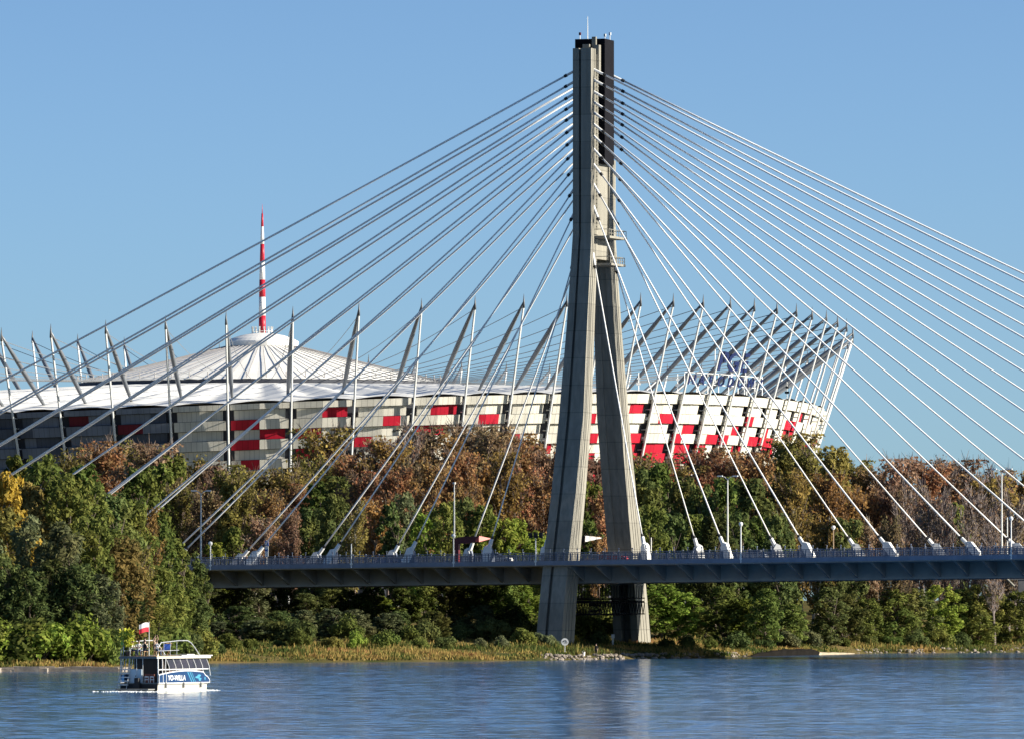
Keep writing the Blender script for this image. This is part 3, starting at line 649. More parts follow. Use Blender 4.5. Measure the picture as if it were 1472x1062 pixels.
def mast(th, cable=True):
    mb = MB(); x, y = ring(th, RT); tip = V((x, y, ztip(th)))
    fx, fy = ring(th, 116.5); foot = V((fx, fy, zrim(th) + 1.2))
    pts = [foot.lerp(tip, k / 8) for k in range(9)]
    mb.tube(pts, [.26, .4, .5, .55, .57, .53, .46, .36, .24], 8, 0)
    mb.tube([tip + V((0, 0, -1.2)), tip, tip + V((0, 0, 1.9))], [.3, .24, .03], 6, 1)
    o = mb.build('mast', [M['mast_steel'], M['tip_dark']], stadium, SC, smooth=True)
    tb = MB(); bx, by = ring(th, 119.0); tb.tube([tip + V((0, 0, -.6)), V((bx, by, ZB))], [.26, .36], 6)
    # bracket ladder between tie and facade
    for k in range(9):
        z = zrim(th) - 1.2 - k * 2.25; q = (z - ZB) / (ztip(th) - ZB); r = lerp(119.0, RT, q)
        a_ = ring(th, r); b_ = ring(th, r - 1.9); tb.bar((a_[0], a_[1], z), (b_[0], b_[1], z), .12, n=4)
    tb.build('tie_rod', M['tie_white'], o, SC)
    if cable:
        cb = MB(); rx, ry = ring(th, 43); e = V((rx, ry, 59.2)); s_ = tip + V((0, 0, -1.0)); n = 8
        cb.tube([s_.lerp(e, k / n) - V((0, 0, 2.0 * math.sin(PI * k / n))) for k in range(n + 1)], .08, 4)
        cb.build('roof_cable', M['wire'], o, SC)
vis = [th for th in ALL if -math.radians(62) < th < PI or th < -math.radians(140)]
for th in vis: mast(th, True)
# facade: rows of woven panels
REDS = [(334, 374, 603, 619), (334, 374, 632, 648), (340, 374, 660, 674), (375, 401, 617, 632), (399, 460, 615, 632), (421, 463, 645, 660), (463, 504, 585, 601), (544, 578, 597, 613), (588, 645, 610, 625),
        (506, 541, 627, 642), (621, 656, 581, 596), (689, 721, 593, 609), (722, 747, 620, 633), (740, 790, 633, 650), (843, 858, 591, 607), (838, 861, 619, 634), (836, 852, 645, 662), (905, 926, 577, 592), (905, 921, 619, 635),
        (946, 967, 592, 607), (980, 997, 607, 621), (964, 979, 621, 636), (1013, 1034, 621, 637), (1050, 1061, 610, 622), (1036, 1046, 622, 637), (1074, 1083, 598, 612), (1086, 1095, 613, 626), (1127, 1143, 604, 618), (1124, 1140, 618, 632), (1098, 1103, 614, 626), (1149, 1156, 594, 608),
        (906, 955, 633, 668), (970, 1000, 634, 668), (995, 1012, 634, 652), (1050, 1066, 636, 650), (1075, 1090, 625, 640), (1092, 1110, 627, 655), (1168, 1182, 628, 640), (1150, 1164, 640, 655)]
SHADED_REDS = [(88, 131, 597, 613), (166, 208, 603, 618)]  # red panels that lie on the shaded left side
prng = random.Random(3)
fm = MB(); RH = 2.2
def rf(z, th): return 131.9 - .305 * (zrim(th) - z)
for i in range(len(ALL)):
    t0 = ALL[i]; t1 = ALL[(i + 1) % len(ALL)]
    if i == len(ALL) - 1: t1 += 2 * PI
    tm = (t0 + t1) / 2
    if not (-math.radians(70) < tm < math.radians(115)): continue
    bay = (t1 - t0) * 132
    for j in range(15):
        odd = j % 2
        gap = .4 if j == 0 else (.55 if odd == 0 else 1.25)
        segs = 6; off0, off1 = (.75, .78) if not odd else (.05, .08)
        cut = prng.choice([2, 3, 4, 6]); last_c = None
        for s in range(segs):
            ua, ub = s / segs, (s + 1) / segs
            ta = t0 + (gap + (bay - 2 * gap) * ua) / 132; tb_ = t0 + (gap + (bay - 2 * gap) * ub) / 132
            zt = zrim(tm) - j * RH + (.35 if j == 0 else 0)
            ex = -.9 * max(0, min(1, (.6 - tm) / .6)); dz = ex if j else 0; ztop0 = zrim(ta) - j * RH - dz; ztop1 = zrim(tb_) - j * RH - dz
            hb = RH - .10 + (ex if j == 0 else 0)
            def P(t, z, o_):
                # panels bow outward between the masts, straightening the ring
                r = rf(z, t) + o_ + .55 * (1 - abs(2 * (t - t0) / (t1 - t0) - 1)); x, y = ring(t, r); return V((x, y, z))
            a = P(ta, ztop0 - hb, off1); b = P(tb_, ztop1 - hb, off1); c = P(tb_, ztop1, off0); d = P(ta, ztop0, off0)
            pc = PX((a + c) / 2)
            mi = 0
            if any(x0 <= pc[0] <= x1 and y0 <= pc[1] <= y1 for x0, x1, y0, y1 in REDS): mi = 2
            elif any(x0 <= pc[0] <= x1 and y0 <= pc[1] <= y1 for x0, x1, y0, y1 in SHADED_REDS): mi = 2
            elif j >= 7 and tm > .35:
                if s == 0 or s == cut: last_c = 2 if prng.random() < .62 else 0
                mi = last_c or 0
            elif tm < -.075:  # side turned from the sun: panel colours with shade painted in
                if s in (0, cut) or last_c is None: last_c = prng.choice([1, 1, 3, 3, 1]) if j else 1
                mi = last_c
            if mi == 2 and tm < -.1: mi = 4  # reds there take the colour darkened for shade
            u0 = bay * ua; u1 = bay * ub
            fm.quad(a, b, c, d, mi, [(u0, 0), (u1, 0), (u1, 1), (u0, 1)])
            # lip under the panel so that it has thickness
            a2 = P(ta, ztop0 - hb, off1 - .5); b2 = P(tb_, ztop1 - hb, off1 - .5); fm.quad(a2, b2, b, a, mi)
            if s == 0: fm.quad(P(ta, ztop0 - hb, off1 - .5), a, d, P(ta, ztop0, off0 - .5), mi)
            if s == segs - 1: fm.quad(b, P(tb_, ztop1 - hb, off1 - .5), P(tb_, ztop1, off0 - .5), c, mi)
fm.build('facade_panels', [M['panel_white'], M['panel_shaded_silver'], M['panel_red'], M['panel_shaded_dark'], M['panel_shaded_red']], stadium, SC)
im = MB(); n = 180; rings = [[], [], []]
for k in range(n):
    th = 2 * PI * k / n
    for q, (z, o_) in enumerate(((ZB - 1, -1.1), (zrim(th) - .1, -1.1), (zrim(th) - .1, -3.0))):
        x, y = ring(th, rf(z, th) + o_); rings[q].append(V((x, y, z)))
im.loft(rings, 0, False); im.build('inner_wall', M['inner_dark'], stadium, SC)
# outer roof membrane with ridges and sags
rm = MB(); nr = 26; rings = []; per = 8; ths = []
for i in range(len(ALL)):
    t0 = ALL[i]; t1 = ALL[i + 1] if i < len(ALL) - 1 else ALL[0] + 2 * PI
    for k in range(per): ths.append((t0 + (t1 - t0) * k / per, k / per, i))
for ir in range(nr + 1):
    q = ir / nr; r = lerp(132.4, 44, q); rg = []
    for th, u, i in ths:
        z = lerp(zrim(th) + .1, 58.4, q ** .9)
        env = math.sin(PI * min(1, q * 1.02)) ** .6
        z += env * (1.0 * (abs(2 * u - 1) - .5) + .22 * math.sin(q * 34 + i * 1.9) * math.sin(PI * u) + .12 * math.sin(q * 71 + i))
        if ir == 0: z += .55 * math.sin(PI * u)
        x, y = ring(th, r); rg.append(V((x, y, z)))
    rings.append(rg)
rm.loft(rings, 0, False); rm.build('roof_membrane', M['membrane'], stadium, SC, smooth=True)
# inner conical roof, folded
cm = MB(); rb = MB(); nn = 60; rings = []
for q in range(5):
    t = q / 4; r = lerp(8.4, 43, t); z = lerp(67.9, 59.4, t ** .96); rg = []
    for k in range(nn * 2):
        th = PI * k / nn; x, y = ring(th, r); rg.append(V((x, y, z + (0 if k % 2 else -.07 * t - .02))))
    rings.append(rg)
cm.loft(rings, 0, False); inner = cm.build('inner_roof', M['membrane_in'], stadium, SC)
for k in range(nn):
    th = 2 * PI * (k + .5) / nn; p = []
    for t in (0, .5, 1):
        r = lerp(8.6, 43.6, t); x, y = ring(th, r); p.append(V((x, y, lerp(68.1, 59.7, t ** .96))))
    rb.tube(p, .08, 4)
    x, y = ring(th, 43.6); rb.bar((x, y, 59.8), (x, y, 61.0), .12, n=4)
rb.build('roof_rib', M['rib_grey'], inner, SC)
eg = MB(); rings = []
for r, z in ((44.2, 59.2), (44.2, 58.1), (42.5, 58.1), (42.5, 59.2)):
    rings.append([V((*ring(2 * PI * k / 90, r), z)) for k in range(90)])
eg.loft(rings + [rings[0]], 0, False); eg.build('ring_beam', M['inner_dark'], stadium, SC)
cp = MB(); cp.lathe([(8.2, 67.4), (8.6, 68.9), (8.55, 69.2), (7.3, 69.9), (5.2, 70.6), (2.6, 71.1), (1.0, 71.25)], (SC.x, SC.y, 0), 40)
cap = cp.build('roof_cap', M['membrane'], stadium, SC, smooth=False)
ap = MB(); ap.tube([(SC.x + 2.4 * math.cos(2 * PI * k / 28), SC.y + 2.4 * math.sin(2 * PI * k / 28), 71.6) for k in range(29)], .07, 4)
for k in range(14):
    a = 2 * PI * k / 14; x, y = SC.x + 2.4 * math.cos(a), SC.y + 2.4 * math.sin(a)
    ap.bar((x, y, 70.8), (x, y, 72.3), .09, n=4); ap.box((x, y, 72.4), .16, .16, .3)
ap.build('antenna_ring', M['pole_grey'], cap, SC)
sp = MB(); zb = 71.1; hs = [71.1, 75.3, 79.7, 83.8, 88.0, 92.2, 96.3, 99.4]; rs = [.84, .8, .76, .68, .58, .46, .32, .2]
for k in range(7):
    sp.tube([(SC.x, SC.y, hs[k]), (SC.x, SC.y, hs[k + 1])], [rs[k], rs[k + 1]], 12, k % 2)
sp.bar((SC.x, SC.y, 99.4), (SC.x, SC.y, 101.6), .12, .03, mi=0)
sp.build('spire', [M['band_red'], M['band_white']], stadium, SC, smooth=True)
# lettering on the roof edge
def text_mesh(body, size, extrude, bold=.0, shear=0.0):
    c = bpy.data.curves.new('text', 'FONT'); c.body = body; c.size = size; c.extrude = extrude; c.offset = bold; c.shear = shear
    c.align_x = 'CENTER'; c.align_y = 'BOTTOM_BASELINE'; c.resolution_u = 3
    o = bpy.data.objects.new('text', c); col.objects.link(o); bpy.context.view_layer.update()
    me = bpy.data.meshes.new_from_object(o.evaluated_get(bpy.context.evaluated_depsgraph_get()))
    bpy.data.objects.remove(o); bpy.data.curves.remove(c); return me
def letter(body, size, th, R, z, mat, parent, wide, lean, bold):
    me = text_mesh(body, size, .12, bold, .18); me.materials.clear(); me.materials.append(mat)
    x, y = ring(th, R); X = V((math.cos(th), math.sin(th), 0)); out = V((math.sin(th), -math.cos(th), 0))
    up = (V((0, 0, 1)) + out * lean).normalized(); nrm = X.cross(up).normalized()
    M4 = Matrix(((X.x * wide, up.x, nrm.x, x - SC.x), (X.y * wide, up.y, nrm.y, y - SC.y), (X.z * wide, up.z, nrm.z, z - SC.z), (0, 0, 0, 1)))
    me.transform(M4); o = bpy.data.objects.new('letter', me); col.objects.link(o); o.parent = parent; return o
def px_th(px, R):
    a, b = math.radians(-80), math.radians(85)
    for _ in range(50):
        m_ = (a + b) / 2; x, y = ring(m_, R)
        if 736 + F * x / y < px: a = m_
        else: b = m_
    return (a + b) / 2
sf = MB(); thA, thB = px_th(986, 127), px_th(1098, 127)
for z in (57.0, 59.5):
    sf.tube([V((*ring(lerp(thA, thB, k / 8), 126.6), z + .35 - .5 * k / 8)) for k in range(9)], .08, 4)
for k in range(9):
    t = lerp(thA, thB, k / 8); sf.bar((*ring(t, 126.6), 53.5), (*ring(t, 126.6), 59.6), .1, n=4)
thP, thQ = px_th(1030, 127), px_th(1074, 127)
for t in (thP, lerp(thP, thQ, .5), thQ): sf.bar((*ring(t, 126.6), 58), (*ring(t, 126.6), 65.6), .1, n=4)
sgn = sf.build('roof_sign', M['white_paint'], stadium, SC)
for k, ch in enumerate('NARODOWY'):
    th = px_th(993 + k * 14.0, 127); letter(ch, 3.1, th, 127, 57.2 - .06 * k, M['letter_blue'], sgn, 1.2, .15, .06)
for k, ch in enumerate('PGE'):
    th = px_th(1036 + k * 15.5, 127.2); letter(ch, 6.0, th, 127.2, 60.6 - .1 * k, M['letter_blue'], sgn, 1.3, .15, .14)
# masts' small fittings on the rim, seen against the sky at right
for px in (918, 974, 1070, 1152, 1166):
    t = px_th(px, 124); x, y = ring(t, 124); ft = MB(); ft.bar((x, y, 53), (x, y, 59.5), .1, n=4); ft.box((x, y, 57), .5, .5, .25); ft.box((x, y, 58.2), .35, .35, .2)
    ft.build('floodlight_frame', M['white_paint'], stadium, SC)
# ------------------------------------------------------------------ bridge
A = V((.954, -.3, 0)); T = V((.3, .954, 0)); P0 = V((11.9, 1200.0, 0)); UP = V((0, 0, 1))
def B(s, t, z): return P0 + A * s + T * t + UP * z
def zd(s): return 13.7 + .0115 * max(-150, min(s, 170))
bridge = thing('cable_stayed_bridge', 'concrete cable-stayed bridge with a tall two-legged pylon carrying a dark road deck', 'bridge', P0)
ORG = P0
# deck
dk = MB(); S = [-150 + 6 * i for i in range(54)]
def prof(s):
    z = zd(s)
    return [B(s, -19.6, z), B(s, 19.6, z), B(s, 19.6, z - .55), B(s, 11.2, z - .75), B(s, 11.2, z - 3.0), B(s, 8.6, z - 3.05), B(s, 8.6, z - .85),
            B(s, -8.6, z - .85), B(s, -8.6, z - 3.05), B(s, -11.2, z - 3.0), B(s, -11.2, z - .75), B(s, -19.6, z - .55)]
dk.loft([prof(s) for s in S])
s = -148.0; k = 0
while s < 165:   # cantilever brackets
    z = zd(s)
    for sg in (-1, 1):
        p = [B(s - .14, sg * 19.2, z - .56), B(s - .14, sg * 11.1, z - .76), B(s - .14, sg * 11.1, z - 2.75), B(s - .14, sg * 11.6, z - 2.75)]
        q = [v + A * .28 for v in p]; dk.loft([p, q])
    s += 4.05
dk.box(B(0, 0, zd(0) - 2.0), 1.6, 10.0, 1.0, A, T, UP)
deck = dk.build('deck', M['girder'], bridge, ORG)
eb = MB()
for sg in (-1, 1):
    eb.loft([[B(s, sg * 19.62, zd(s) + .2), B(s, sg * 19.95, zd(s) + .2), B(s, sg * 19.95, zd(s) - .42), B(s, sg * 19.62, zd(s) - .42)] for s in S])
eb.build('edge_beam', M['fascia'], deck, ORG)
rd = MB(); rd.loft([[B(s, -9.5, zd(s) + .004), B(s, 9.5, zd(s) + .004)] for s in S], 0, False, False); rd.build('roadway', M['asphalt'], deck, ORG)
lm = MB()
for t in (-6.2, -3.1, 3.1, 6.2):
    for k in range(70):
        s = -148 + k * 4.5; lm.quad(B(s, t - .07, zd(s) + .009), B(s + 2, t - .07, zd(s + 2) + .009), B(s + 2, t + .07, zd(s + 2) + .009), B(s, t + .07, zd(s) + .009))
lm.build('lane_marking', M['white_paint'], deck, ORG)
def railing(t, s0, s1, posts, hgt, knob, name):
    mb = MB(); n = int((s1 - s0) / posts)
    for k in range(n + 1):
        s = s0 + k * posts; z = zd(s) + .2; kk = knob and k % 2 == 0
        mb.bar(B(s, t, z), B(s, t, z + hgt + (.38 if kk else 0)), .05, n=4)
        if kk: mb.sphere(B(s, t, z + hgt + .48), .12, 6, 4)
        if k % 1 == 0: mb.box(B(s, t + .02, z + hgt * .45), .09, .03, hgt * .42, A, T, UP)
    for zz in (.12, .38, .64, .9, hgt):
        mb.tube([B(s0 + (s1 - s0) * q / 24, t, zd(s0 + (s1 - s0) * q / 24) + .2 + zz) for q in range(25)], .035 if zz < hgt else .05, 4)
    k = 0; s = s0
    while s < s1:
        mb.box(B(s, t, zd(s) + .2 + hgt * .5), .028, .02, hgt * .48, A, T, UP); s += .42
    return mb.build(name, M['rail'], bridge, ORG)
for t in (-19.75, 19.75): railing(t, -72, 84, 1.02, 1.12, True, 'railing')
for t in (-10.2, 10.2): railing(t, -72, 84, 2.1, .85, False, 'crash_barrier')
# pylon: two legs with fluted faces
LEG = [(0.6, 19.7, 3.75, 6.4), (8, 17.8, 3.7, 6.0), (12.9, 16.35, 3.66, 5.68), (13.1, 16.3, 3.66, 5.67), (14.5, 15.9, 3.65, 5.6), (24, 12.6, 3.65, 4.8), (34.6, 9.4, 3.6, 4.2), (48, 6.7, 3.05, 3.7), (60.8, 4.5, 2.75, 3.3)]
def section(sg, z, c, wa, dt):
    ha, ht = wa / 2, dt / 2; 
    # outer face (towards -t for the near leg) with a recess, sides with three flutes
    pts = []
    def side(sa):     # from outer to inner
        r = [(sa * ha, -ht)]
        for q in (-.45, 0, .45):
            y = q * ht; r += [(sa * ha, y - .12), (sa * (ha - .16), y - .08), (sa * (ha - .16), y + .08), (sa * ha, y + .12)]
        r.append((sa * ha, ht)); return r
    pts += side(1)
    rd_ = 1.7 if z < 13 else .25
    pts += [(.42 * ha, ht), (.40 * ha, ht - rd_), (-.34 * ha, ht - rd_), (-.36 * ha, ht)]
    pts += list(reversed(side(-1)))
    pts += [(-.34 * ha, -ht), (-.32 * ha, -ht + .7), (-.12 * ha, -ht + .7), (-.10 * ha, -ht)]
    return [B(a, sg * c + (b if sg < 0 else -b), z) for a, b in pts]
def leg(sg, ztop):
    mb = MB(); rings = [section(sg, *q) for q in LEG]
    rings.append(section(sg, ztop, 4.5, 2.75, 3.3)); mb.loft(rings)
    return mb
pylon = leg(-1, 87.6).build('pylon', M['concrete'], bridge, ORG)
fl = leg(1, 72.0); far = fl.build('pylon_leg', M['concrete'], pylon, ORG)
# upper anchorage box behind the near shaft
ab = MB(); ab.box(B(-.15, .6, 80.2), 2.25, 2.3, 9.0, A, T, UP)
for k in range(12):
    ab.box(B(-.15, -1.75, 72.5 + k * 1.45), 2.2, .08, .06, A, T, UP)
ab.build('anchor_box', M['dark_steel'], pylon, ORG)
st = MB(); st.box(B(.9, -3.0, 87.6), .3, .25, 1.8, A, T, UP); st.build('top_block', M['concrete'], pylon, ORG)
st = MB(); st.box(B(-.1, -3.6, 87.9), .5, .3, .4, A, T, UP); st.build('top_block', M['concrete'], pylon, ORG)
st = MB(); st.box(B(1.45, -3.2, 86.2), .35, .5, 2.0, A, T, UP); st.build('top_block', M['concrete'], pylon, ORG)
st = MB()
for t in (-3.8, -3.2): st.bar(B(1.52, t, 61.5), B(1.52, t, 86.8), .05, n=4)
for k in range(44): st.box(B(1.52, -3.5, 62 + k * .56), .1, .28, .05, A, T, UP)
st.build('ladder', M['concrete'], pylon, ORG)
for z, hw in ((60.5, 4.4), (56.6, 3.6)):   # maintenance platforms between the legs
    st = MB(); st.box(B(1.9, 0, z), 1.75, hw, .16, A, T, UP)
    for q in range(8):
        t = -hw + .06 + q * (2 * hw - .12) / 7; st.bar(B(3.5, t, z), B(3.5, t, z + 1.1), .05, n=4)
    st.bar(B(3.5, -hw, z + 1.1), B(3.5, hw, z + 1.1), .05, n=4); st.bar(B(3.5, -hw, z + .55), B(3.5, hw, z + .55), .04, n=4)
    for t in (-hw, hw): st.bar(B(.5, t, z + 1.1), B(3.5, t, z + 1.1), .05, n=4)
    st.build('platform', M['concrete'], pylon, ORG)
st = MB(); st.box(B(.2, 0, 65.6), .95, 3.4, 8.2, A, T, UP); st.build('cross_beam', M['concrete'], pylon, ORG)
an = MB(); an.bar(B(-1.1, .3, 89), B(-1.1, .3, 92.6), .07, .03, n=4); an.build('antenna', M['pole_grey'], pylon, ORG)
for a_, t_, h_, m_ in ((-1.8, -1.2, .8, 'red_paint'), (1.6, 0, .6, 'pole_grey'), (1.9, 1.5, .9, 'white_paint')):
    an = MB(); an.bar(B(a_, t_, 89.1), B(a_, t_, 89.2 + h_), .05, n=4); an.box(B(a_, t_, 89.2 + h_), .14, .14, .2, A, T, UP, 1)
    an.build('beacon', [M['pole_grey'], M[m_]], pylon, ORG)
# stays with sleeves at the pylon and anchorage fins on the deck
YS = [368, 300, 267, 238, 216, 197, 180, 163, 148, 133, 116, 101]
ZS = [H + (HZ - y) * .1002 for y in YS]
for plane in (-1, 1):
    for side in (-1, 1):
        for k in range(12):
            s_ = 12 + 12.15 * k if side > 0 else -12.1 - 12 * k
            zt = ZS[k] + (0 if plane < 0 else -.3); tt = plane * 4.5
            if zt < 60.8: tt = plane * lerp(6.7, 4.5, (zt - 48) / 12.8)
            top = B(side * 1.35, tt, zt); dz = zd(s_) + .25; end = B(s_, plane * 14.0, dz); d = (end - top).normalized()
            ln = (end - top).length; a0 = top + d * 1.9; fin_len = 3.5
            a1 = end - d * fin_len
            cb = MB(); n = 10; sag = ln * .0035
            rad = .105 + .0045 * k
            cb.tube([a0.lerp(a1, q / n) - UP * sag * 4 * (q / n) * (1 - q / n) for q in range(n + 1)], rad, 6)
            cable = cb.build('stay_cable', M['cable'], bridge, ORG, smooth=True)
            sl = MB(); sl.bar(top - d * .4, top + d * 1.55, .20, .18, 8, 0); sl.bar(top + d * 1.55, top + d * 2.0, .25, .22, 8, 1)
            sl.build('sleeve', [M['white_paint'], M['black_collar']], cable, ORG)
            if s_ > 100 or s_ < -110: continue
            fn = MB(); u = -d; h = V((d.x, d.y, 0)).normalized(); lat = h.cross(UP).normalized()
            fn.bar(end + u * 3.8, end + u * 3.4, .2, .2, 8, 1)
            fn.bar(end + u * 3.4, end + u * 1.5, .27, .32, 8, 0)
            # slanted fin housing: sharp leading plate and a trapezoid body
            nrm = (UP - d * UP.dot(d)).normalized(); ww = .42 if plane < 0 else .36
            pr = [end + u * 2.4 + nrm * .34, end + u * 1.95 + nrm * .72, end - u * .2 + nrm * .55 + UP * .05, end + h * .35 - UP * .2, end - h * .35 - UP * .2, end + u * 1.9 - nrm * .36]
            fn.loft([[p - lat * ww for p in pr], [p + lat * ww for p in pr]], 0)
            q = [end + u * 2.2 - h * .25 - nrm * .1, end + u * 1.5 - h * .75 - nrm * .1, end - h * 1.5 - UP * .2, end - h * .3 - UP * .2]
            fn.loft([[p - lat * .13 for p in q], [p + lat * .13 for p in q]], 2)
            fn.build('anchorage', [M['white_paint'], M['black_collar'], M['fascia']], cable, ORG)
# truss platform between the legs beneath the deck
tr = MB()
for t in (-6.5, 6.5):
    for z in (8.4, 7.9, 6.2): tr.bar(B(-.6 + .9 * (t > 0), -8 if t < 0 else -8, z), B(-.6 + .9 * (t > 0), 15, z), .09, n=4)
for a_ in (-3.2, 3.4):
    for z in (8.6, 8.0, 6.3): tr.bar(B(a_, -14, z), B(a_, 14, z), .08, n=4)
    for k in range(20):
        t = -14 + k * 1.4; tr.bar(B(a_, t, 8.0), B(a_, t + .7, 6.3), .06, n=4); tr.bar(B(a_, t + .7, 6.3), B(a_, t + 1.4, 8.0), .06, n=4)
        tr.bar(B(a_, t, 8.6), B(a_, t, 10.4), .05, n=4)
for k in range(11): tr.box(B(0, -14 + k * 2.8, 8.1), 3.3, .1, .1, A, T, UP)
tr.build('inspection_gantry', M['dark_steel'], bridge, ORG)
# concrete frame under the deck at the right edge
pr_ = thing('bridge_pier', 'grey concrete frame with a pale slanting brace beneath the deck at the right edge', 'pier', W(1446, 870, 1345))
o_ = W(1446, 870, 1345); mb = MB()
for px in (1432, 1470): mb.box(W(px, 858, 1345), .75, .9, 4.2)
mb.box(W(1452, 828, 1345), 3.2, 1.0, .5); mb.build('frame', M['concrete_dark'], pr_, o_)
mb = MB(); mb.bar(W(1442, 826, 1344), W(1458, 842, 1344), .22, n=6); mb.build('brace', M['concrete'], pr_, o_)

# ------------------------------------------------------------------ things standing on the bridge
def on_deck(px, t):
    # s on the deck line at offset t whose picture column is px
    a, b = -140, 160
    for _ in range(50):
        m_ = (a + b) / 2; p = B(m_, t, 0)
        if 736 + F * p.x / p.y < px: a = m_
        else: b = m_
    return B((a + b) / 2, t, zd((a + b) / 2) + .01)
def twin_lamp(px, top, label, arms=True):
    o = on_deck(px, 0.0); h = H + (HZ - top) * o.y / F - o.z
    r = thing('street_lamp', label, 'street lamp', o, 0, 'tall lamp posts along the middle of the deck')
    p = MB(); p.tube([(0, 0, 0), (0, 0, h * .6), (0, 0, h - .4)], [.14, .11, .08], 8); p.bar((0, 0, 0), (0, 0, .6), .2, n=8); p.build('pole', M['pole_grey'], r)
    if arms:
        for sg in (-1, 1):
            a = MB(); a.tube([V((0, 0, h - .5)), A * sg * .5 + UP * (h - .1), A * sg * 1.0 + UP * h], .06, 5); ao = a.build('arm', M['pole_grey'], r)
            hd = MB(); hd.box(A * sg * 1.15 + UP * (h + .03), .38, .16, .09, A, T, UP); hd.box(A * sg * 1.15 + UP * (h - .07), .3, .12, .02, A, T, UP, 1)
            hd.build('lamp_head', [M['white_paint'], M['lamp_glass']], ao)
    else:
        hd = MB(); hd.box(UP * (h - .2), .16, .3, .14, A, T, UP); hd.build('lamp_head', M['pole_grey'], r)
twin_lamp(289, 705, 'tall twin-headed street lamp above the houseboat, leftmost of the tall lamps')
twin_lamp(1046, 684, 'tall twin-headed street lamp right of the pylon, before dark green trees')
twin_lamp(1440, 674, 'tall twin-headed street lamp at the right edge of the bridge')
twin_lamp(653, 692, 'tall slim lamp post without arms, rising behind the red beam', False)
def globe_lamp(px, top, t, label, mat='white_paint', globe=True):
    o = on_deck(px, t); h = H + (HZ - top) * o.y / F - o.z
    r = thing('globe_lamp' if globe else 'lamp_post', label, 'lamp post', o, 0, 'short lamp posts along the deck edges')
    p = MB(); p.tube([(0, 0, -.45 if t < -15 else 0), (0, 0, h - .3)], [.10, .075], 8); p.box((0, 0, .12), .16, .16, .12, A, T, UP); p.build('pole', M[mat], r)
    if globe:
        g = MB(); g.sphere((0, 0, h - .05), .3, 10, 7); g.build('globe', M['lamp_glass'], r)
        q = MB(); q.lathe([(.05, h - .42), (.2, h - .34), (.16, h - .3), (.05, h - .28)], (0, 0, 0), 8); q.build('collar', M['pole_grey'], r)
    return r, h
globe_lamp(302.5, 780, -19.9, 'white globe lamp at the left end of the visible deck')
globe_lamp(1065, 752, -19.9, 'white globe lamp right of the pylon, beside the middle twin lamp')
globe_lamp(1453.5, 744, -19.9, 'white globe lamp at the right edge, beside the rightmost twin lamp')
globe_lamp(652, 769, -19.9, 'white globe lamp next to the post of the red beam')
globe_lamp(1198, 757, 19.4, 'brown lamp post with a small globe on the far deck side', 'brown_pole')
globe_lamp(505, 778, -19.9, 'thin plain pale post on the deck left of the red beam', 'white_paint', False)
globe_lamp(936, 769, 19.4, 'thin grey post just right of the far pylon leg', 'pole_grey', False)
globe_lamp(1448, 740, 19.4, 'thin grey post behind the rightmost globe lamp', 'pole_grey', False)
r, h = globe_lamp(770, 768, -19.9, 'white post with black floodlights on top, left of the near pylon leg', 'white_paint', False)
fb = MB(); fb.box((0, 0, h - .25), .95, .08, .06, A, T, UP)
for q in (-.8, 0, .8):
    fb.box(A * q + UP * (h + .05), .26, .25, .24, A, T, UP); fb.box(A * (q + .05) + UP * (h - .38), .22, .22, .1, A, T, UP)
fb.build('floodlight', M['black_collar'], r)
# dark red beams on posts beside the road
def red_beam(px0, px1, y, t, label, post, tip):
    o = on_deck(px0, t); r = thing('road_gantry', label, 'gantry', o, 0, 'pointed beams beside the pylon')
    ln = (px1 - px0) * o.y / F / .954; zc = H + (HZ - y) * o.y / F - o.z
    if post:
        p = MB(); p.box(UP * (zc / 2) + A * .55, .42, .42, zc / 2, A, T, UP); p.box(UP * .1 + A * .55, .6, .6, .1, A, T, UP); p.build('post', M['red_paint'], r)
    b = MB(); n = 10; rings = []
    for q in range(n + 1):
        u = q / n; hh = .34 + .16 * math.sin(PI * min(1, u * 1.3)) if u < (.78 if tip == 'pink' else .58) else lerp(.46, .04, (u - .78) / .22 if tip == 'pink' else (u - .58) / .42)
        c = A * (ln * u) + UP * (zc + .35 * u) + T * (max(0, u - (.78 if tip == 'pink' else .58)) * (9.0 if tip == 'pink' else 5.5))
        rings.append([c + T * (-hh * 1.0) - UP * hh, c + T * hh - UP * hh, c + T * hh + UP * hh, c - T * hh + UP * hh])
    kt = 8 if tip == 'pink' else 6; b.loft(rings[:kt + 1]); b.build('beam', M['red_paint'] if tip == 'pink' else M['dark_steel'], r)
    c = MB(); c.loft(rings[kt:]); c.build('lit_beam_tip', M['tip_' + tip], r)
M['tip_pink'] = pmat('tip_pink', (.62, .22, .19), rough=.5); M['tip_white'] = pmat('tip_white', (.75, .72, .68), rough=.5)  # sunlight on the beam ends painted as paler tip colours
red_beam(651, 699, 777, -12.2, 'dark red pointed beam on a post beside the near pylon leg', True, 'pink')
red_beam(818, 858, 776, 1.0, 'dark beam with sunlit-coloured tip showing between the pylon legs', True, 'white')
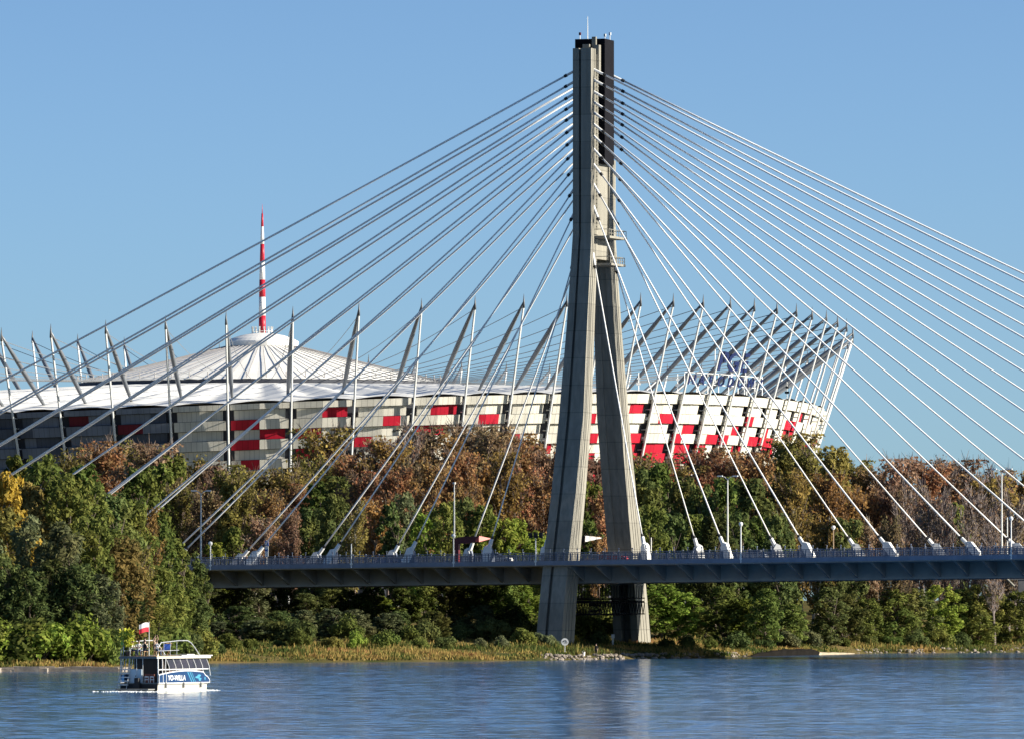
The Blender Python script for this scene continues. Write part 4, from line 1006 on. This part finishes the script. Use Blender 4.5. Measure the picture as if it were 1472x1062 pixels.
# blue and white road sign
o = on_deck(383.5, 9.9); r = thing('road_sign', 'pole with blue and white road sign plates at left of the deck', 'road sign', o)
ph = H + (HZ - 776) * o.y / F - o.z
p = MB(); p.bar((0, 0, 0), (0, 0, ph), .06, n=6); p.build('pole', M['pole_grey'], r)
for zz, hz, hw, m_ in ((ph - .45, .38, .3, 'sign_blue'), (ph - 1.15, .28, .28, 'white_paint'), (ph - 1.95, .5, .26, 'white_paint')):
    q = MB(); q.box(UP * zz - T * .07, hw, .03, hz, A, T, UP)
    if m_ == 'sign_blue': q.box(UP * zz - T * .11, hw * .35, .012, hz * .6, A, T, UP, 1)
    elif hz < .3: q.box(UP * (zz - .28) - T * .11, hw * .9, .012, .08, A, T, UP, 2)
    else: q.box(UP * (zz + .44) - T * .11, hw * .9, .012, .1, A, T, UP, 2)
    q.build('sign_plate', [M[m_], M['white_paint'], M['sign_blue']], r)
# ------------------------------------------------------------------ houseboat
M['cream'] = pmat('cream_hull', (.62, .59, .50), (.55, .52, .44), rough=.4, scale=1.2)
M['boat_blue'] = pmat('boat_blue', (.006, .035, .11), (.005, .028, .09), rough=.3, scale=.8)
M['boat_light_blue'] = pmat('boat_light_blue', (.07, .30, .45), rough=.35)
M['tinted'] = pmat('tinted_window', (.035, .03, .038), (.02, .02, .024), rough=.25, scale=1.5, spec=.5)
M['cabin_dark'] = pmat('cabin_dark', (.05, .042, .04), rough=.7)
M['wood'] = pmat('wood', (.42, .26, .12), (.34, .2, .09), rough=.6, scale=3)
M['door_white'] = pmat('door_white', (.62, .70, .74), (.54, .62, .67), rough=.35)
M['deck_grey'] = pmat('deck_grey', (.22, .22, .21), rough=.8)
M['steel_bright'] = pmat('steel_bright', (.62, .63, .64), rough=.3, metal=.4)
M['red_cloth'] = pmat('red_cloth', (.62, .02, .04), rough=.8); M['white_cloth'] = pmat('white_cloth', (.80, .79, .76), rough=.85)
M['blue_cloth'] = pmat('blue_cloth', (.02, .08, .38), rough=.85); M['green_cloth'] = pmat('green_cloth', (.35, .55, .1), rough=.85)
M['brown_red'] = pmat('brown_red', (.20, .06, .04), rough=.6)
PHI = math.radians(27)
# local axes: x forward, y to port; rotation takes local +x to the heading
fwd = V((math.sin(PHI), math.cos(PHI), 0)); rz = math.atan2(fwd.y, fwd.x)
corner = W(227, 995, 752); corner.z = 0
Rz = Matrix.Rotation(rz, 4, 'Z')
BO = corner - (Rz @ V((-5.15, -1.95, 0))); BO.z = 0
boat = thing('houseboat', 'white and blue houseboat with a flat cream roof carrying people across the river', 'boat', BO, rz)
def bl(p): return BO + (Rz @ V(p))
m = MB(); rings = []
for x, hw, zb in ((-5.15, 1.95, -.3), (-4, 2.0, -.35), (0, 2.0, -.35), (3.2, 2.0, -.35), (4.3, 1.75, -.25), (4.95, 1.3, -.05), (5.25, .8, .25)):
    rings.append([V((x, -hw, .74)), V((x, -hw * .97, zb)), V((x, 0, zb - .05)), V((x, hw * .97, zb)), V((x, hw, .74))])
m.loft(rings); hull = m.build('hull', M['cream'], boat)
m = MB()
for sg in (-1, 1): m.tube([(-5.2, sg * 2.0, .66), (3.2, sg * 2.04, .66), (4.35, sg * 1.8, .68), (5.0, sg * 1.34, .7)], .045, 5)
m.build('rubbing_strake', M['deck_grey'], hull)
m = MB(); m.box((-.2, 0, .77), 4.9, 1.9, .03); m.box((-5.75, 0, .22), .75, 1.7, .05); m.box((-5.75, 0, .05), .65, 1.5, .12); m.build('deck', M['deck_grey'], boat)
# arched side screens
def arch(u): return 1.42 + .42 * math.sin(PI * min(1, max(0, .06 + .80 * u)))
for sg in (-1, 1):
    m = MB(); n = 24; y = sg * 2.0; xs = [lerp(-5.1, 4.35, k / n) for k in range(n + 1)]
    tops = [arch(k / n) for k in range(n + 1)]; tops[-1] = 1.0; tops[-2] = 1.28; tops[-3] = 1.42
    for k in range(n):
        o_ = .03
        m.add([(xs[k], y - o_, .8), (xs[k + 1], y - o_, .8), (xs[k + 1], y - o_, tops[k + 1]), (xs[k], y - o_, tops[k]),
               (xs[k], y + o_, .8), (xs[k + 1], y + o_, .8), (xs[k + 1], y + o_, tops[k + 1]), (xs[k], y + o_, tops[k])],
              [(0, 1, 2, 3), (7, 6, 5, 4), (3, 2, 6, 7), (0, 4, 5, 1)])
    sc = m.build('side_screen', M['boat_blue'], boat)
    m = MB(); m.tube([(xs[k], y, tops[k] + .03) for k in range(n + 1)] + [(4.37, y, .8)], .055, 6); m.bar((-5.1, y, .8), (4.37, y, .8), .045, n=5)
    for x in (-5.1, -4.35, -3.75): m.bar((x, y + sg * .03, .8), (x, y + sg * .03, arch((x + 5.1) / 9.45)), .04, n=5)
    m.build('trim', M['white_paint'], sc)
    if sg < 0:
        me = text_mesh('YO-WILLA', .66, .012, .012, .1); me.materials.clear(); me.materials.append(M['white_cloth'])
        me.transform(Matrix(((1.05, 0, 0, -1.85), (0, 0, -1, y - .045), (0, 1, 0, 1.02), (0, 0, 0, 1))))
        lt = bpy.data.objects.new('lettering', me); col.objects.link(lt); lt.parent = sc
        m = MB()
        for q, wd in ((.15, .07), (.55, .07), (.9, .04)):
            m.add([(q, y - .04, 1.75), (q + wd * 2, y - .04, 1.75), (q + .75 + wd * 2, y - .04, .86), (q + .75, y - .04, .86)], [(0, 1, 2, 3)])
        for cx, cz, rx, rz_ in ((2.35, 1.42, .34, .10), (2.05, 1.27, .42, .10), (2.5, 1.12, .3, .09), (2.5, .98, .2, .05), (3.45, 1.15, .09, .16)):
            m.add([(cx + rx * math.cos(2 * PI * k / 12), y - .04, cz + rz_ * math.sin(2 * PI * k / 12)) for k in range(12)], [tuple(range(12))])
        m.build('emblem', M['boat_light_blue'], sc)
# cabin
m = MB(); m.box((.2, 0, 1.9), 3.6, 1.45, 1.05); m.build('cabin', M['cabin_dark'], boat)
for sg in (-1, 1):
    m = MB()
    for k in range(6):
        x0 = -3.1 + k * 1.25; lean = .32
        m.quad((x0 + lean, sg * 1.82, 2.06), (x0 + 1.2 + lean, sg * 1.82, 2.06), (x0 + 1.2, sg * 1.66, 2.98), (x0, sg * 1.66, 2.98))
    wn = m.build('window', M['tinted'], boat)
    m = MB(); m.bar((-5.1, sg * 1.96, 2.0), (4.3, sg * 1.9, 2.02), .045, n=5)
    for k in range(7):
        x0 = -3.15 + k * 1.25; m.tube([(x0, sg * 1.66, 3.0), (x0 + .3, sg * 1.8, 2.3), (x0 + .36, sg * 1.9, 1.4)], .03, 5)
    for x in (-5.1, -4.35, -3.75): m.bar((x, sg * 1.96, 1.5), (x + .12, sg * 1.88, 3.0), .035, n=5)
    m.build('window_frame', M['white_paint'], wn)
    m = MB()
    for k in range(5): m.box((-2.2 + k * 1.3, sg * 1.6, 1.35), .5, .1, .5, mi=k % 2)
    m.build('bench', [M['brown_red'], M['white_cloth']], boat)
# stern: white door, posts, stairs
m = MB(); m.box((-5.0, .42, 1.42), .04, .62, .62); m.box((-5.05, .42, 1.42), .02, .05, .05, mi=1); m.build('stern_door', [M['door_white'], M['black_collar']], boat)
m = MB(); m.box((-4.9, -.95, 1.2), .04, .5, .4); m.build('stern_panel', M['brown_red'], boat)
m = MB()
for y in (-.7, -1.25): m.box((-5.0, y, 1.1), .05, .2, .04); m.box((-5.02, y, 1.35), .03, .2, .05); m.bar((-5.0, y - .18, .8), (-5.0, y - .18, 1.4), .03, n=4); m.bar((-5.0, y + .18, .8), (-5.0, y + .18, 1.4), .03, n=4)
m.build('stern_seat', M['white_paint'], boat)
m = MB()
for k in range(5): m.box((-5.55 + k * .22, 1.5, .62 + k * .34), .16, .5, .045)
for y in (1.02, 1.98): m.tube([(-5.75, y, .2), (-5.35, y, 1.2), (-4.6, y, 2.5), (-4.6, y, 3.1)], .04, 5)
m.build('stairs', M['white_paint'], boat)
m = MB()
for y in (1.0, 1.95, .3, -.35, -1.9): m.tube([(-5.1, y, .8), (-5.1, y, 3.05), (-5.0, y, 3.9 if y > .5 else 3.1)], .035, 5)
m.bar((-5.0, .95, 3.9), (-3.8, 1.0, 4.0), .03, n=5); m.build('stern_post', M['steel_bright'], boat)
m = MB(); m.box((-5.19, 0, .36), .03, 1.93, .36); m.build('stern_shade', M['black_collar'], hull)  # black panel laid over the stern face to paint its shade
m = MB(); m.box((-5.38, 0, 3.1), .03, 1.98, .1); m.build('roof_edge_shade', M['deck_grey'], boat)  # dark strip added as shade on the roof's stern edge
for x in (-3.9, -.6, 2.6):
    m = MB(); m.tube([(x, -2.1, .3), (x, -2.1, .38), (x, -2.1, .72), (x, -2.1, .8)], [.04, .09, .09, .04], 7); m.bar((x, -2.06, .78), (x, -2.03, 1.0), .015, n=4); m.build('fender', M['deck_grey'], boat)
m = MB(); m.box((-5.25, .1, .45), .28, .3, .3); m.box((-5.35, .1, 1.0), .18, .2, .25); m.bar((-5.35, .1, .3), (-5.35, .1, -.4), .09, n=6); m.build('outboard_motor', M['black_collar'], boat)
# roof with rail and arch
m = MB(); m.box((-.35, 0, 3.1), 5.0, 1.98, .09); m.box((2.6, 0, 3.24), 2.9, 1.7, .05); m.box((1.6, -1.2, 3.33), .7, .4, .05); roof = m.build('roof', M['cream'], boat)
m = MB(); m.box((-3.1, 0, 3.21), 2.2, 1.85, .02); m.build('roof_deck', M['wood'], roof)
m = MB()
for sg in (-1, 1):
    m.tube([(-4.9, sg * 1.8, 3.2), (-4.8, sg * 1.8, 4.05), (-4.3, sg * 1.8, 4.45), (-1, sg * 1.8, 4.62), (.6, sg * 1.8, 4.62), (1.3, sg * 1.8, 4.4), (2.0, sg * 1.8, 3.95), (2.9, sg * 1.8, 3.25)], .045, 6)
    m.bar((-4.85, sg * 1.8, 3.7), (-1.0, sg * 1.8, 3.75), .025, n=5)
    for x in (-3.8, -2.6, -1.4): m.bar((x, sg * 1.8, 3.2), (x, sg * 1.8, 4.5), .025, n=5)
m.build('roof_rail', M['steel_bright'], roof)
m = MB(); m.bar((-4.3, -.55, 3.2), (-4.3, -.55, 6.35), .035, .025, 6); fp = m.build('flagpole', M['white_paint'], boat)
# flag of two stripes, blown astern-left with a little wave
m = MB(); n = 10; dirw = Rz.inverted() @ V((-.86, -.5, 0)).normalized()
for st in range(2):
    za, zb = (5.82, 6.24) if st == 0 else (5.40, 5.82)
    for k in range(n):
        def fpnt(u, z):
            wv = .10 * math.sin(u * 7 + .6) * u; side = Rz.inverted() @ V((0, 1, 0))
            return V((-4.3, -.55, z)) + dirw * (1.02 * u) + side * wv + V((0, 0, -.14 * u * u + (.05 * math.sin(5 * u))))
        m.quad(fpnt(k / n, za), fpnt((k + 1) / n, za), fpnt((k + 1) / n, zb), fpnt(k / n, zb), st)
m.build('flag', [M['white_cloth'], M['red_cloth']], fp)
m = MB(); m.bar((-5.0, 1.75, 3.0), (-5.0, 1.75, 4.7), .02, n=5); m.add([(-5.0, 1.75, 4.7), (-5.0, 1.75, 4.25), (-5.05, 2.0, 4.2), (-5.05, 1.95, 4.6)], [(0, 1, 2, 3)], 1)
m.build('pennant', [M['steel_bright'], M['green_cloth']], boat)
# wake
m = MB(); frng = random.Random(8)
for _ in range(1500):
    q = frng.random()
    if q < .6: x = -5.6 - abs(frng.gauss(0, 1.3)); y = frng.gauss(0, 1.1)
    elif q < .8: x = frng.uniform(-5, 4.2); y = -2.02 - abs(frng.gauss(0, .12))
    else: x = frng.uniform(4.2, 6.3); y = -1.1 - abs(frng.gauss(0, .4))
    c = bl((x, y, 0)); r = frng.uniform(.03, .13); m.sphere((c.x, c.y, .0), r, 5, 3, 0, frng.uniform(.3, 1.0))
M['foam'] = pmat('foam', (.78, .80, .80), rough=.9)
tag(m.build('wake_foam', M['foam']), 'white foam of the wake trailing behind the houseboat', 'foam', kind='stuff')
# ------------------------------------------------------------------ people
M['skin'] = pmat('skin', (.56, .36, .26), rough=.6); M['hair_dark'] = pmat('hair_dark', (.035, .025, .02), rough=.8)
M['shirt_grey'] = pmat('shirt_grey', (.36, .38, .42), rough=.9); M['shirt_white'] = pmat('shirt_white', (.78, .77, .75), rough=.9)
M['dark_clothes'] = pmat('dark_clothes', (.02, .022, .028), rough=.9); M['jeans'] = pmat('jeans', (.07, .10, .18), rough=.9)
M['tan_clothes'] = pmat('tan_clothes', (.48, .36, .26), rough=.9)
def body(J, mats, tags):
    """one skinned surface grown over a skeleton; J: name -> (point, radius); mats = [skin, top, legs]"""
    E = [('pelvis', 'belly', 1), ('belly', 'chest', 1), ('chest', 'neck', 1), ('neck', 'head0', 0), ('head0', 'head1', 0), ('head0', 'nose', 0)]
    for sd_ in 'lr':
        E += [('chest', 'sh' + sd_, 1), ('sh' + sd_, 'el' + sd_, 1), ('el' + sd_, 'wr' + sd_, 0), ('wr' + sd_, 'pa' + sd_, 0),
              ('pelvis', 'hp' + sd_, 2), ('hp' + sd_, 'kn' + sd_, 2), ('kn' + sd_, 'an' + sd_, 2), ('an' + sd_, 'to' + sd_, 2)]
        for f in range(5): E.append(('pa' + sd_, 'f%d%s' % (f, sd_), 0))
    names = list(J); idx = {n_: i for i, n_ in enumerate(names)}
    me = bpy.data.meshes.new('person'); me.from_pydata([J[n_][0] for n_ in names], [(idx[a], idx[b]) for a, b, _ in E], [])
    o = bpy.data.objects.new('person', me); col.objects.link(o)
    md = o.modifiers.new('skin', 'SKIN'); o.modifiers.new('sub', 'SUBSURF').levels = 1; md.use_smooth_shade = True
    if not me.skin_vertices: me.attributes.new('x', 'FLOAT', 'POINT')
    for i, n_ in enumerate(names):
        sv = me.skin_vertices[0].data[i]; r_ = J[n_][1]; sv.radius = r_ if isinstance(r_, tuple) else (r_, r_); sv.use_root = (n_ == 'pelvis')
    bpy.context.view_layer.update()
    nm = bpy.data.meshes.new_from_object(o.evaluated_get(bpy.context.evaluated_depsgraph_get()))
    o.modifiers.clear(); o.data = nm; nm.materials.clear()
    for q in mats: nm.materials.append(q)
    segs = [(V(J[a][0]), V(J[b][0]), t) for a, b, t in E]
    for p in nm.polygons:
        c = p.center; best = 9e9
        for a, b, t in segs:
            ab_ = b - a; u = max(0, min(1, (c - a).dot(ab_) / max(1e-9, ab_.length_squared))); d = (c - a - ab_ * u).length
            if d < best: best = d; mi = t
        p.material_index = mi
    return o
def skeleton(sit=False, h=1.74, arms='down', seat=.45):
    k = h / 1.74; z0 = (seat + .10) if sit else .92 * k; J = {}
    def put(n_, x, y, z, r): J[n_] = (V((x, y, z)), r)
    put('pelvis', 0, 0, z0, (.15, .11)); put('belly', .01, 0, z0 + .2 * k, (.14, .10)); put('chest', .0, 0, z0 + .42 * k, (.17, .11))
    put('neck', .01, 0, z0 + .58 * k, .055); put('head0', .03, 0, z0 + .68 * k, (.075, .085)); put('head1', .02, 0, z0 + .79 * k, (.08, .09)); put('nose', .115, 0, z0 + .69 * k, .02)
    for s_, sd_ in ((1, 'l'), (-1, 'r')):
        put('sh' + sd_, 0, .19 * s_, z0 + .5 * k, .062)
        if arms == 'down': el, wr, dn = V((-.02, .25 * s_, z0 + .22 * k)), V((.06, .26 * s_, z0 - .03 * k)), V((.02, 0, -1))
        elif arms == 'front': el, wr, dn = V((.08, .24 * s_, z0 + .24 * k)), V((.30, .16 * s_, z0 + .22 * k)), V((1, -.2 * s_, 0))
        else: el, wr, dn = V((.12, .26 * s_, z0 + .66 * k)), V((.2, .12 * s_, z0 + .92 * k)), V((.2, -.2 * s_, 1))
        dn = dn.normalized(); J['el' + sd_] = (el, .045); J['wr' + sd_] = (wr, .029); pa = wr + dn * .075; J['pa' + sd_] = (pa, (.036, .018))
        side = dn.cross(V((0, 1, 0))).normalized() if abs(dn.y) < .9 else V((1, 0, 0))
        for f in range(4):
            L_ = (.085, .095, .09, .07)[f]; J['f%d%s' % (f, sd_)] = (pa + dn * L_ + side * (-.033 + .022 * f) + V((0, -.015 * s_, 0)), .0085)
        J['f4' + sd_] = (pa + dn * .03 + side * -.06, .0095)
        put('hp' + sd_, .0, .095 * s_, z0 - .05, .095)
        if sit:
            put('kn' + sd_, .42, .12 * s_, seat + .06, .065); put('an' + sd_, .40, .11 * s_, .09, .042); put('to' + sd_, .56, .12 * s_, .035, .035)
        else:
            put('kn' + sd_, .03, .11 * s_, .49 * k, .06); put('an' + sd_, -.01, .11 * s_, .08, .042); put('to' + sd_, .15, .13 * s_, .03, .035)
    return J
def person(loc, rz_, label, mats, sit=False, arms='down', h=1.74, hair='hair_dark', group=None, seat=.45):
    J = skeleton(sit, h, arms, seat); o = body(J, mats, None); o.location = loc; o.rotation_euler = (0, 0, rz_)
    tag(o, label, 'person', group)
    hm = MB(); c = J['head1'][0]; hm.sphere(c + V((-.02, 0, .015)), .105, 10, 6, 0, .95); hr = hm.build('hair', M[hair], o, smooth=True)
    eye = MB()
    for s_ in (-1, 1): eye.sphere(J['head0'][0] + V((.082, .032 * s_, .045)), .011, 6, 4)
    eye.build('eyes', M['black_collar'], o)
    return o
RD = 3.23
def bench(x, y, label, rzz):
    r = thing('stool', label, 'stool', bl((x, y, RD)), rz + rzz, 'seats on the houseboat roof')
    m = MB(); m.box((0, 0, .42), .24, .24, .03); m.build('seat', M['wood'], r)
    for dx, dy in ((-1, -1), (1, -1), (1, 1), (-1, 1)):
        m = MB(); m.bar((dx * .2, dy * .2, 0), (dx * .17, dy * .17, .4), .025, n=5); m.build('leg', M['wood'], r)
G = 'people on the houseboat roof'
sk = M['skin']
for x, y, rr, top, lab, hair in [(-4.2, 1.25, -1.6, 'shirt_white', 'person in white sitting at the stern end of the houseboat roof', 'hair_dark'),
                           (-3.55, .35, -2.2, 'shirt_white', 'person in white seated between two others on the houseboat roof', 'hair_dark'),
                           (-3.75, -1.0, -1.2, 'shirt_grey', 'person in grey seated close to the flagpole on the houseboat roof', 'hair_dark'), 
                           (-2.9, 1.3, -2.6, 'shirt_white', 'person in white seated at far left of the houseboat roof rail', 'hair_dark'),
                           (-4.3, -.1, -.4, 'dark_clothes', 'person in dark top seated at the roof edge of the houseboat', 'hair_dark')]:
    person(bl((x, y, RD)), rz + rr, lab, [sk, M[top], M['jeans']], True, 'front', 1.74, hair, G)
    bench(x, y, 'wooden stool under the ' + lab.split(' on the')[0].split(' at the')[0], rr)
person(bl((-3.55, -.75, RD)), rz - 2.0, 'person in light clothes standing with raised arms behind the flagpole', [sk, M['tan_clothes'], M['tan_clothes']], False, 'up', 1.68, 'hair_dark', G)
person(bl((-2.5, .9, RD)), rz - 2.6, 'person in dark clothes standing farthest forward on the houseboat roof', [sk, M['dark_clothes'], M['dark_clothes']], False, 'front', 1.6, 'hair_dark', G)
# blue deck chair
r = thing('deck_chair', 'wooden deck chair with blue cloth on the houseboat roof', 'deck chair', bl((-2.4, -1.2, RD)), rz - 2.2)
m = MB()
for y in (-.36, .36):
    m.bar((-.55, y, 0), (.55, y, 1.15), .035, n=5); m.bar((.5, y, 0), (-.4, y, .55), .035, n=5)
m.bar((.55, -.36, 1.15), (.55, .36, 1.15), .035, n=5); m.bar((-.4, -.36, .55), (-.4, .36, .55), .035, n=5); m.build('frame', M['wood'], r)
m = MB(); n = 8; pts = [V((lerp(.53, -.4, k / n), 0, lerp(1.13, .55, k / n) - .35 * math.sin(PI * k / n))) for k in range(n + 1)]
for k in range(n):
    for dz in (0, .02): m.quad(pts[k] + V((0, -.34, dz)), pts[k + 1] + V((0, -.34, dz)), pts[k + 1] + V((0, .34, dz)), pts[k] + V((0, .34, dz)))
m.build('sling', M['blue_cloth'], r)
# plant on the roof
r = thing('potted_plant', 'yellow-green potted plant standing on the houseboat roof at the stern', 'plant', bl((-4.75, 1.45, RD)))
m = MB(); m.lathe([(.11, 0), (.16, .26), (.17, .3), (.14, .3)], (0, 0, 0), 10); m.build('pot', M['cabin_dark'], r)
m = MB(); sv = rng; m2 = MB()
for k in range(9):
    a = k * 2.4; tube_branch(m2, (0, 0, .4), (.25 * math.cos(a), .25 * math.sin(a), 1), 1.1, .015, .12, 3, 4)
m2.build('stems', M['bark'], r)
for _ in range(330):
    q = V((rng.gauss(0, .22), rng.gauss(0, .22), rng.uniform(.6, 1.75))); leaf(m, q, rdir() + V((0, 0, .4)), rng.uniform(.1, .2), 1.8)
m.build('foliage', L['lime'], r); r.scale = (1.35, 1.35, 1.4)
# angler on the shore
def onshore(px, d):
    Y = shore(px) + d; X = (px - 736) * Y / F; return V((X, Y, gz(X, Y) - .02))
person(onshore(857, 2.6), -2.0, 'person in dark clothes standing at the water edge below the pylon', [M['skin'], M['dark_clothes'], M['dark_clothes']], False, 'down', 1.76)
p = onshore(839, 5.0)
r = thing('bucket', 'small pale bucket standing on the shore beside the dark figure', 'bucket', p)
m = MB(); m.lathe([(.16, 0), (.22, .5), (.23, .52), (.2, .5)], (0, 0, 0), 12); m.build('bucket_body', M['shirt_white'], r)
m = MB(); m.tube([V((.22 * math.cos(PI * k / 8), 0, .5 + .22 * math.sin(PI * k / 8))) for k in range(9)], .012, 4); m.build('handle', M['pole_grey'], r)
# round river sign below the near leg
p = onshore(812, 12); r = thing('river_sign', 'round white river sign with a dark curved mark below the near pylon leg', 'sign', p)
hh = H + (HZ - 922) * p.y / F - p.z
m = MB(); m.bar((0, .06, 0), (0, .06, hh), .05, n=6); m.build('post', M['pole_grey'], r)
m = MB(); n = 24
m.loft([[V((.52 * math.cos(2 * PI * k / n), y, hh + .52 * math.sin(2 * PI * k / n))) for k in range(n)] for y in (-.03, .03)]); pl = m.build('sign_plate', M['white_paint'], r)
m = MB()
m.loft([[V((q * math.cos(a), -.05, hh - .08 + q * math.sin(a))) for q in (.2, .32)] for a in [PI * (.95 - .1 * k) for k in range(9)]], 0, False, False)
m.loft([[V((x, -.05, hh - .12 + z)) for z in (-.05, .05)] for x in (-.05, .38)], 0, False, False); m.build('mark', M['black_collar'], pl)
# white post by the far leg
p = onshore(881, 36); r = thing('marker_post', 'short white marker post at the foot of the far pylon leg', 'post', p)
m = MB(); m.box((0, 0, .7), .12, .1, .7); m.build('post', M['white_paint'], r)
m = MB(); m.box((0, -.02, 1.55), .25, .06, .28); m.build('plate', M['white_paint'], r)
# cars on the deck, half hidden by the railings
def car(px, t, mat, label, sgn):
    o = on_deck(px, t); r = thing('parked_car' if False else 'car', label, 'car', o, math.atan2(A.y, A.x) + (0 if sgn > 0 else PI), 'cars on the deck')
    m = MB(); pr = [(-2.1, .35), (-2.1, .85), (-1.9, .95), (-1.5, 1.0), (1.0, .98), (1.9, .82), (2.15, .6), (2.15, .32)]
    m.loft([[V((x, y, z)) for x, z in pr] for y in (-.82, .82)]); m.build('body', M[mat], r)
    m = MB(); pr = [(-1.75, .98), (-1.2, 1.42), (.1, 1.45), (.95, .98)]; m.loft([[V((x, y * (1 if z < 1.2 else .82), z)) for x, z in pr] for y in (-.76, .76)]); cb_ = m.build('cabin', M['tinted'], r)
    m = MB(); m.box((-.55, 0, 1.46), .7, .6, .02); m.build('roof', M[mat], cb_)
    for x in (-1.3, 1.35):
        for y in (-.78, .78):
            m = MB(); m.bar((x, y - .1, .32), (x, y + .1, .32), .32, n=14); wl = m.build('wheel', M['black_collar'], r)
            m = MB(); m.bar((x, y - .105, .32), (x, y + .105, .32), .17, n=10); m.build('rim', M['steel_bright'], wl)
    for y in (-.6, .6):
        m = MB(); m.box((2.14, y, .66), .03, .14, .07); m.build('headlight', M['lamp_glass'], r)
M['car_blue'] = pmat('car_blue', (.05, .12, .3), rough=.3); M['car_red'] = pmat('car_red', (.35, .03, .03), rough=.3); M['car_silver'] = pmat('car_silver', (.45, .47, .5), rough=.3)
car(716, -6, 'shirt_white', 'white car on the deck between the red beam and the near pylon leg', 1)
car(881, -6, 'car_red', 'red car on the deck in front of the far pylon leg', 1)
car(1082, 5, 'car_silver', 'silver car on the deck right of the middle twin lamp', -1)
car(560, 5, 'car_blue', 'blue car on the deck left of the red beam', -1)
# ------------------------------------------------------------------ sanity: drop prototypes that nothing uses
for me in list(bpy.data.meshes):
    if me.users == 0: bpy.data.meshes.remove(me)
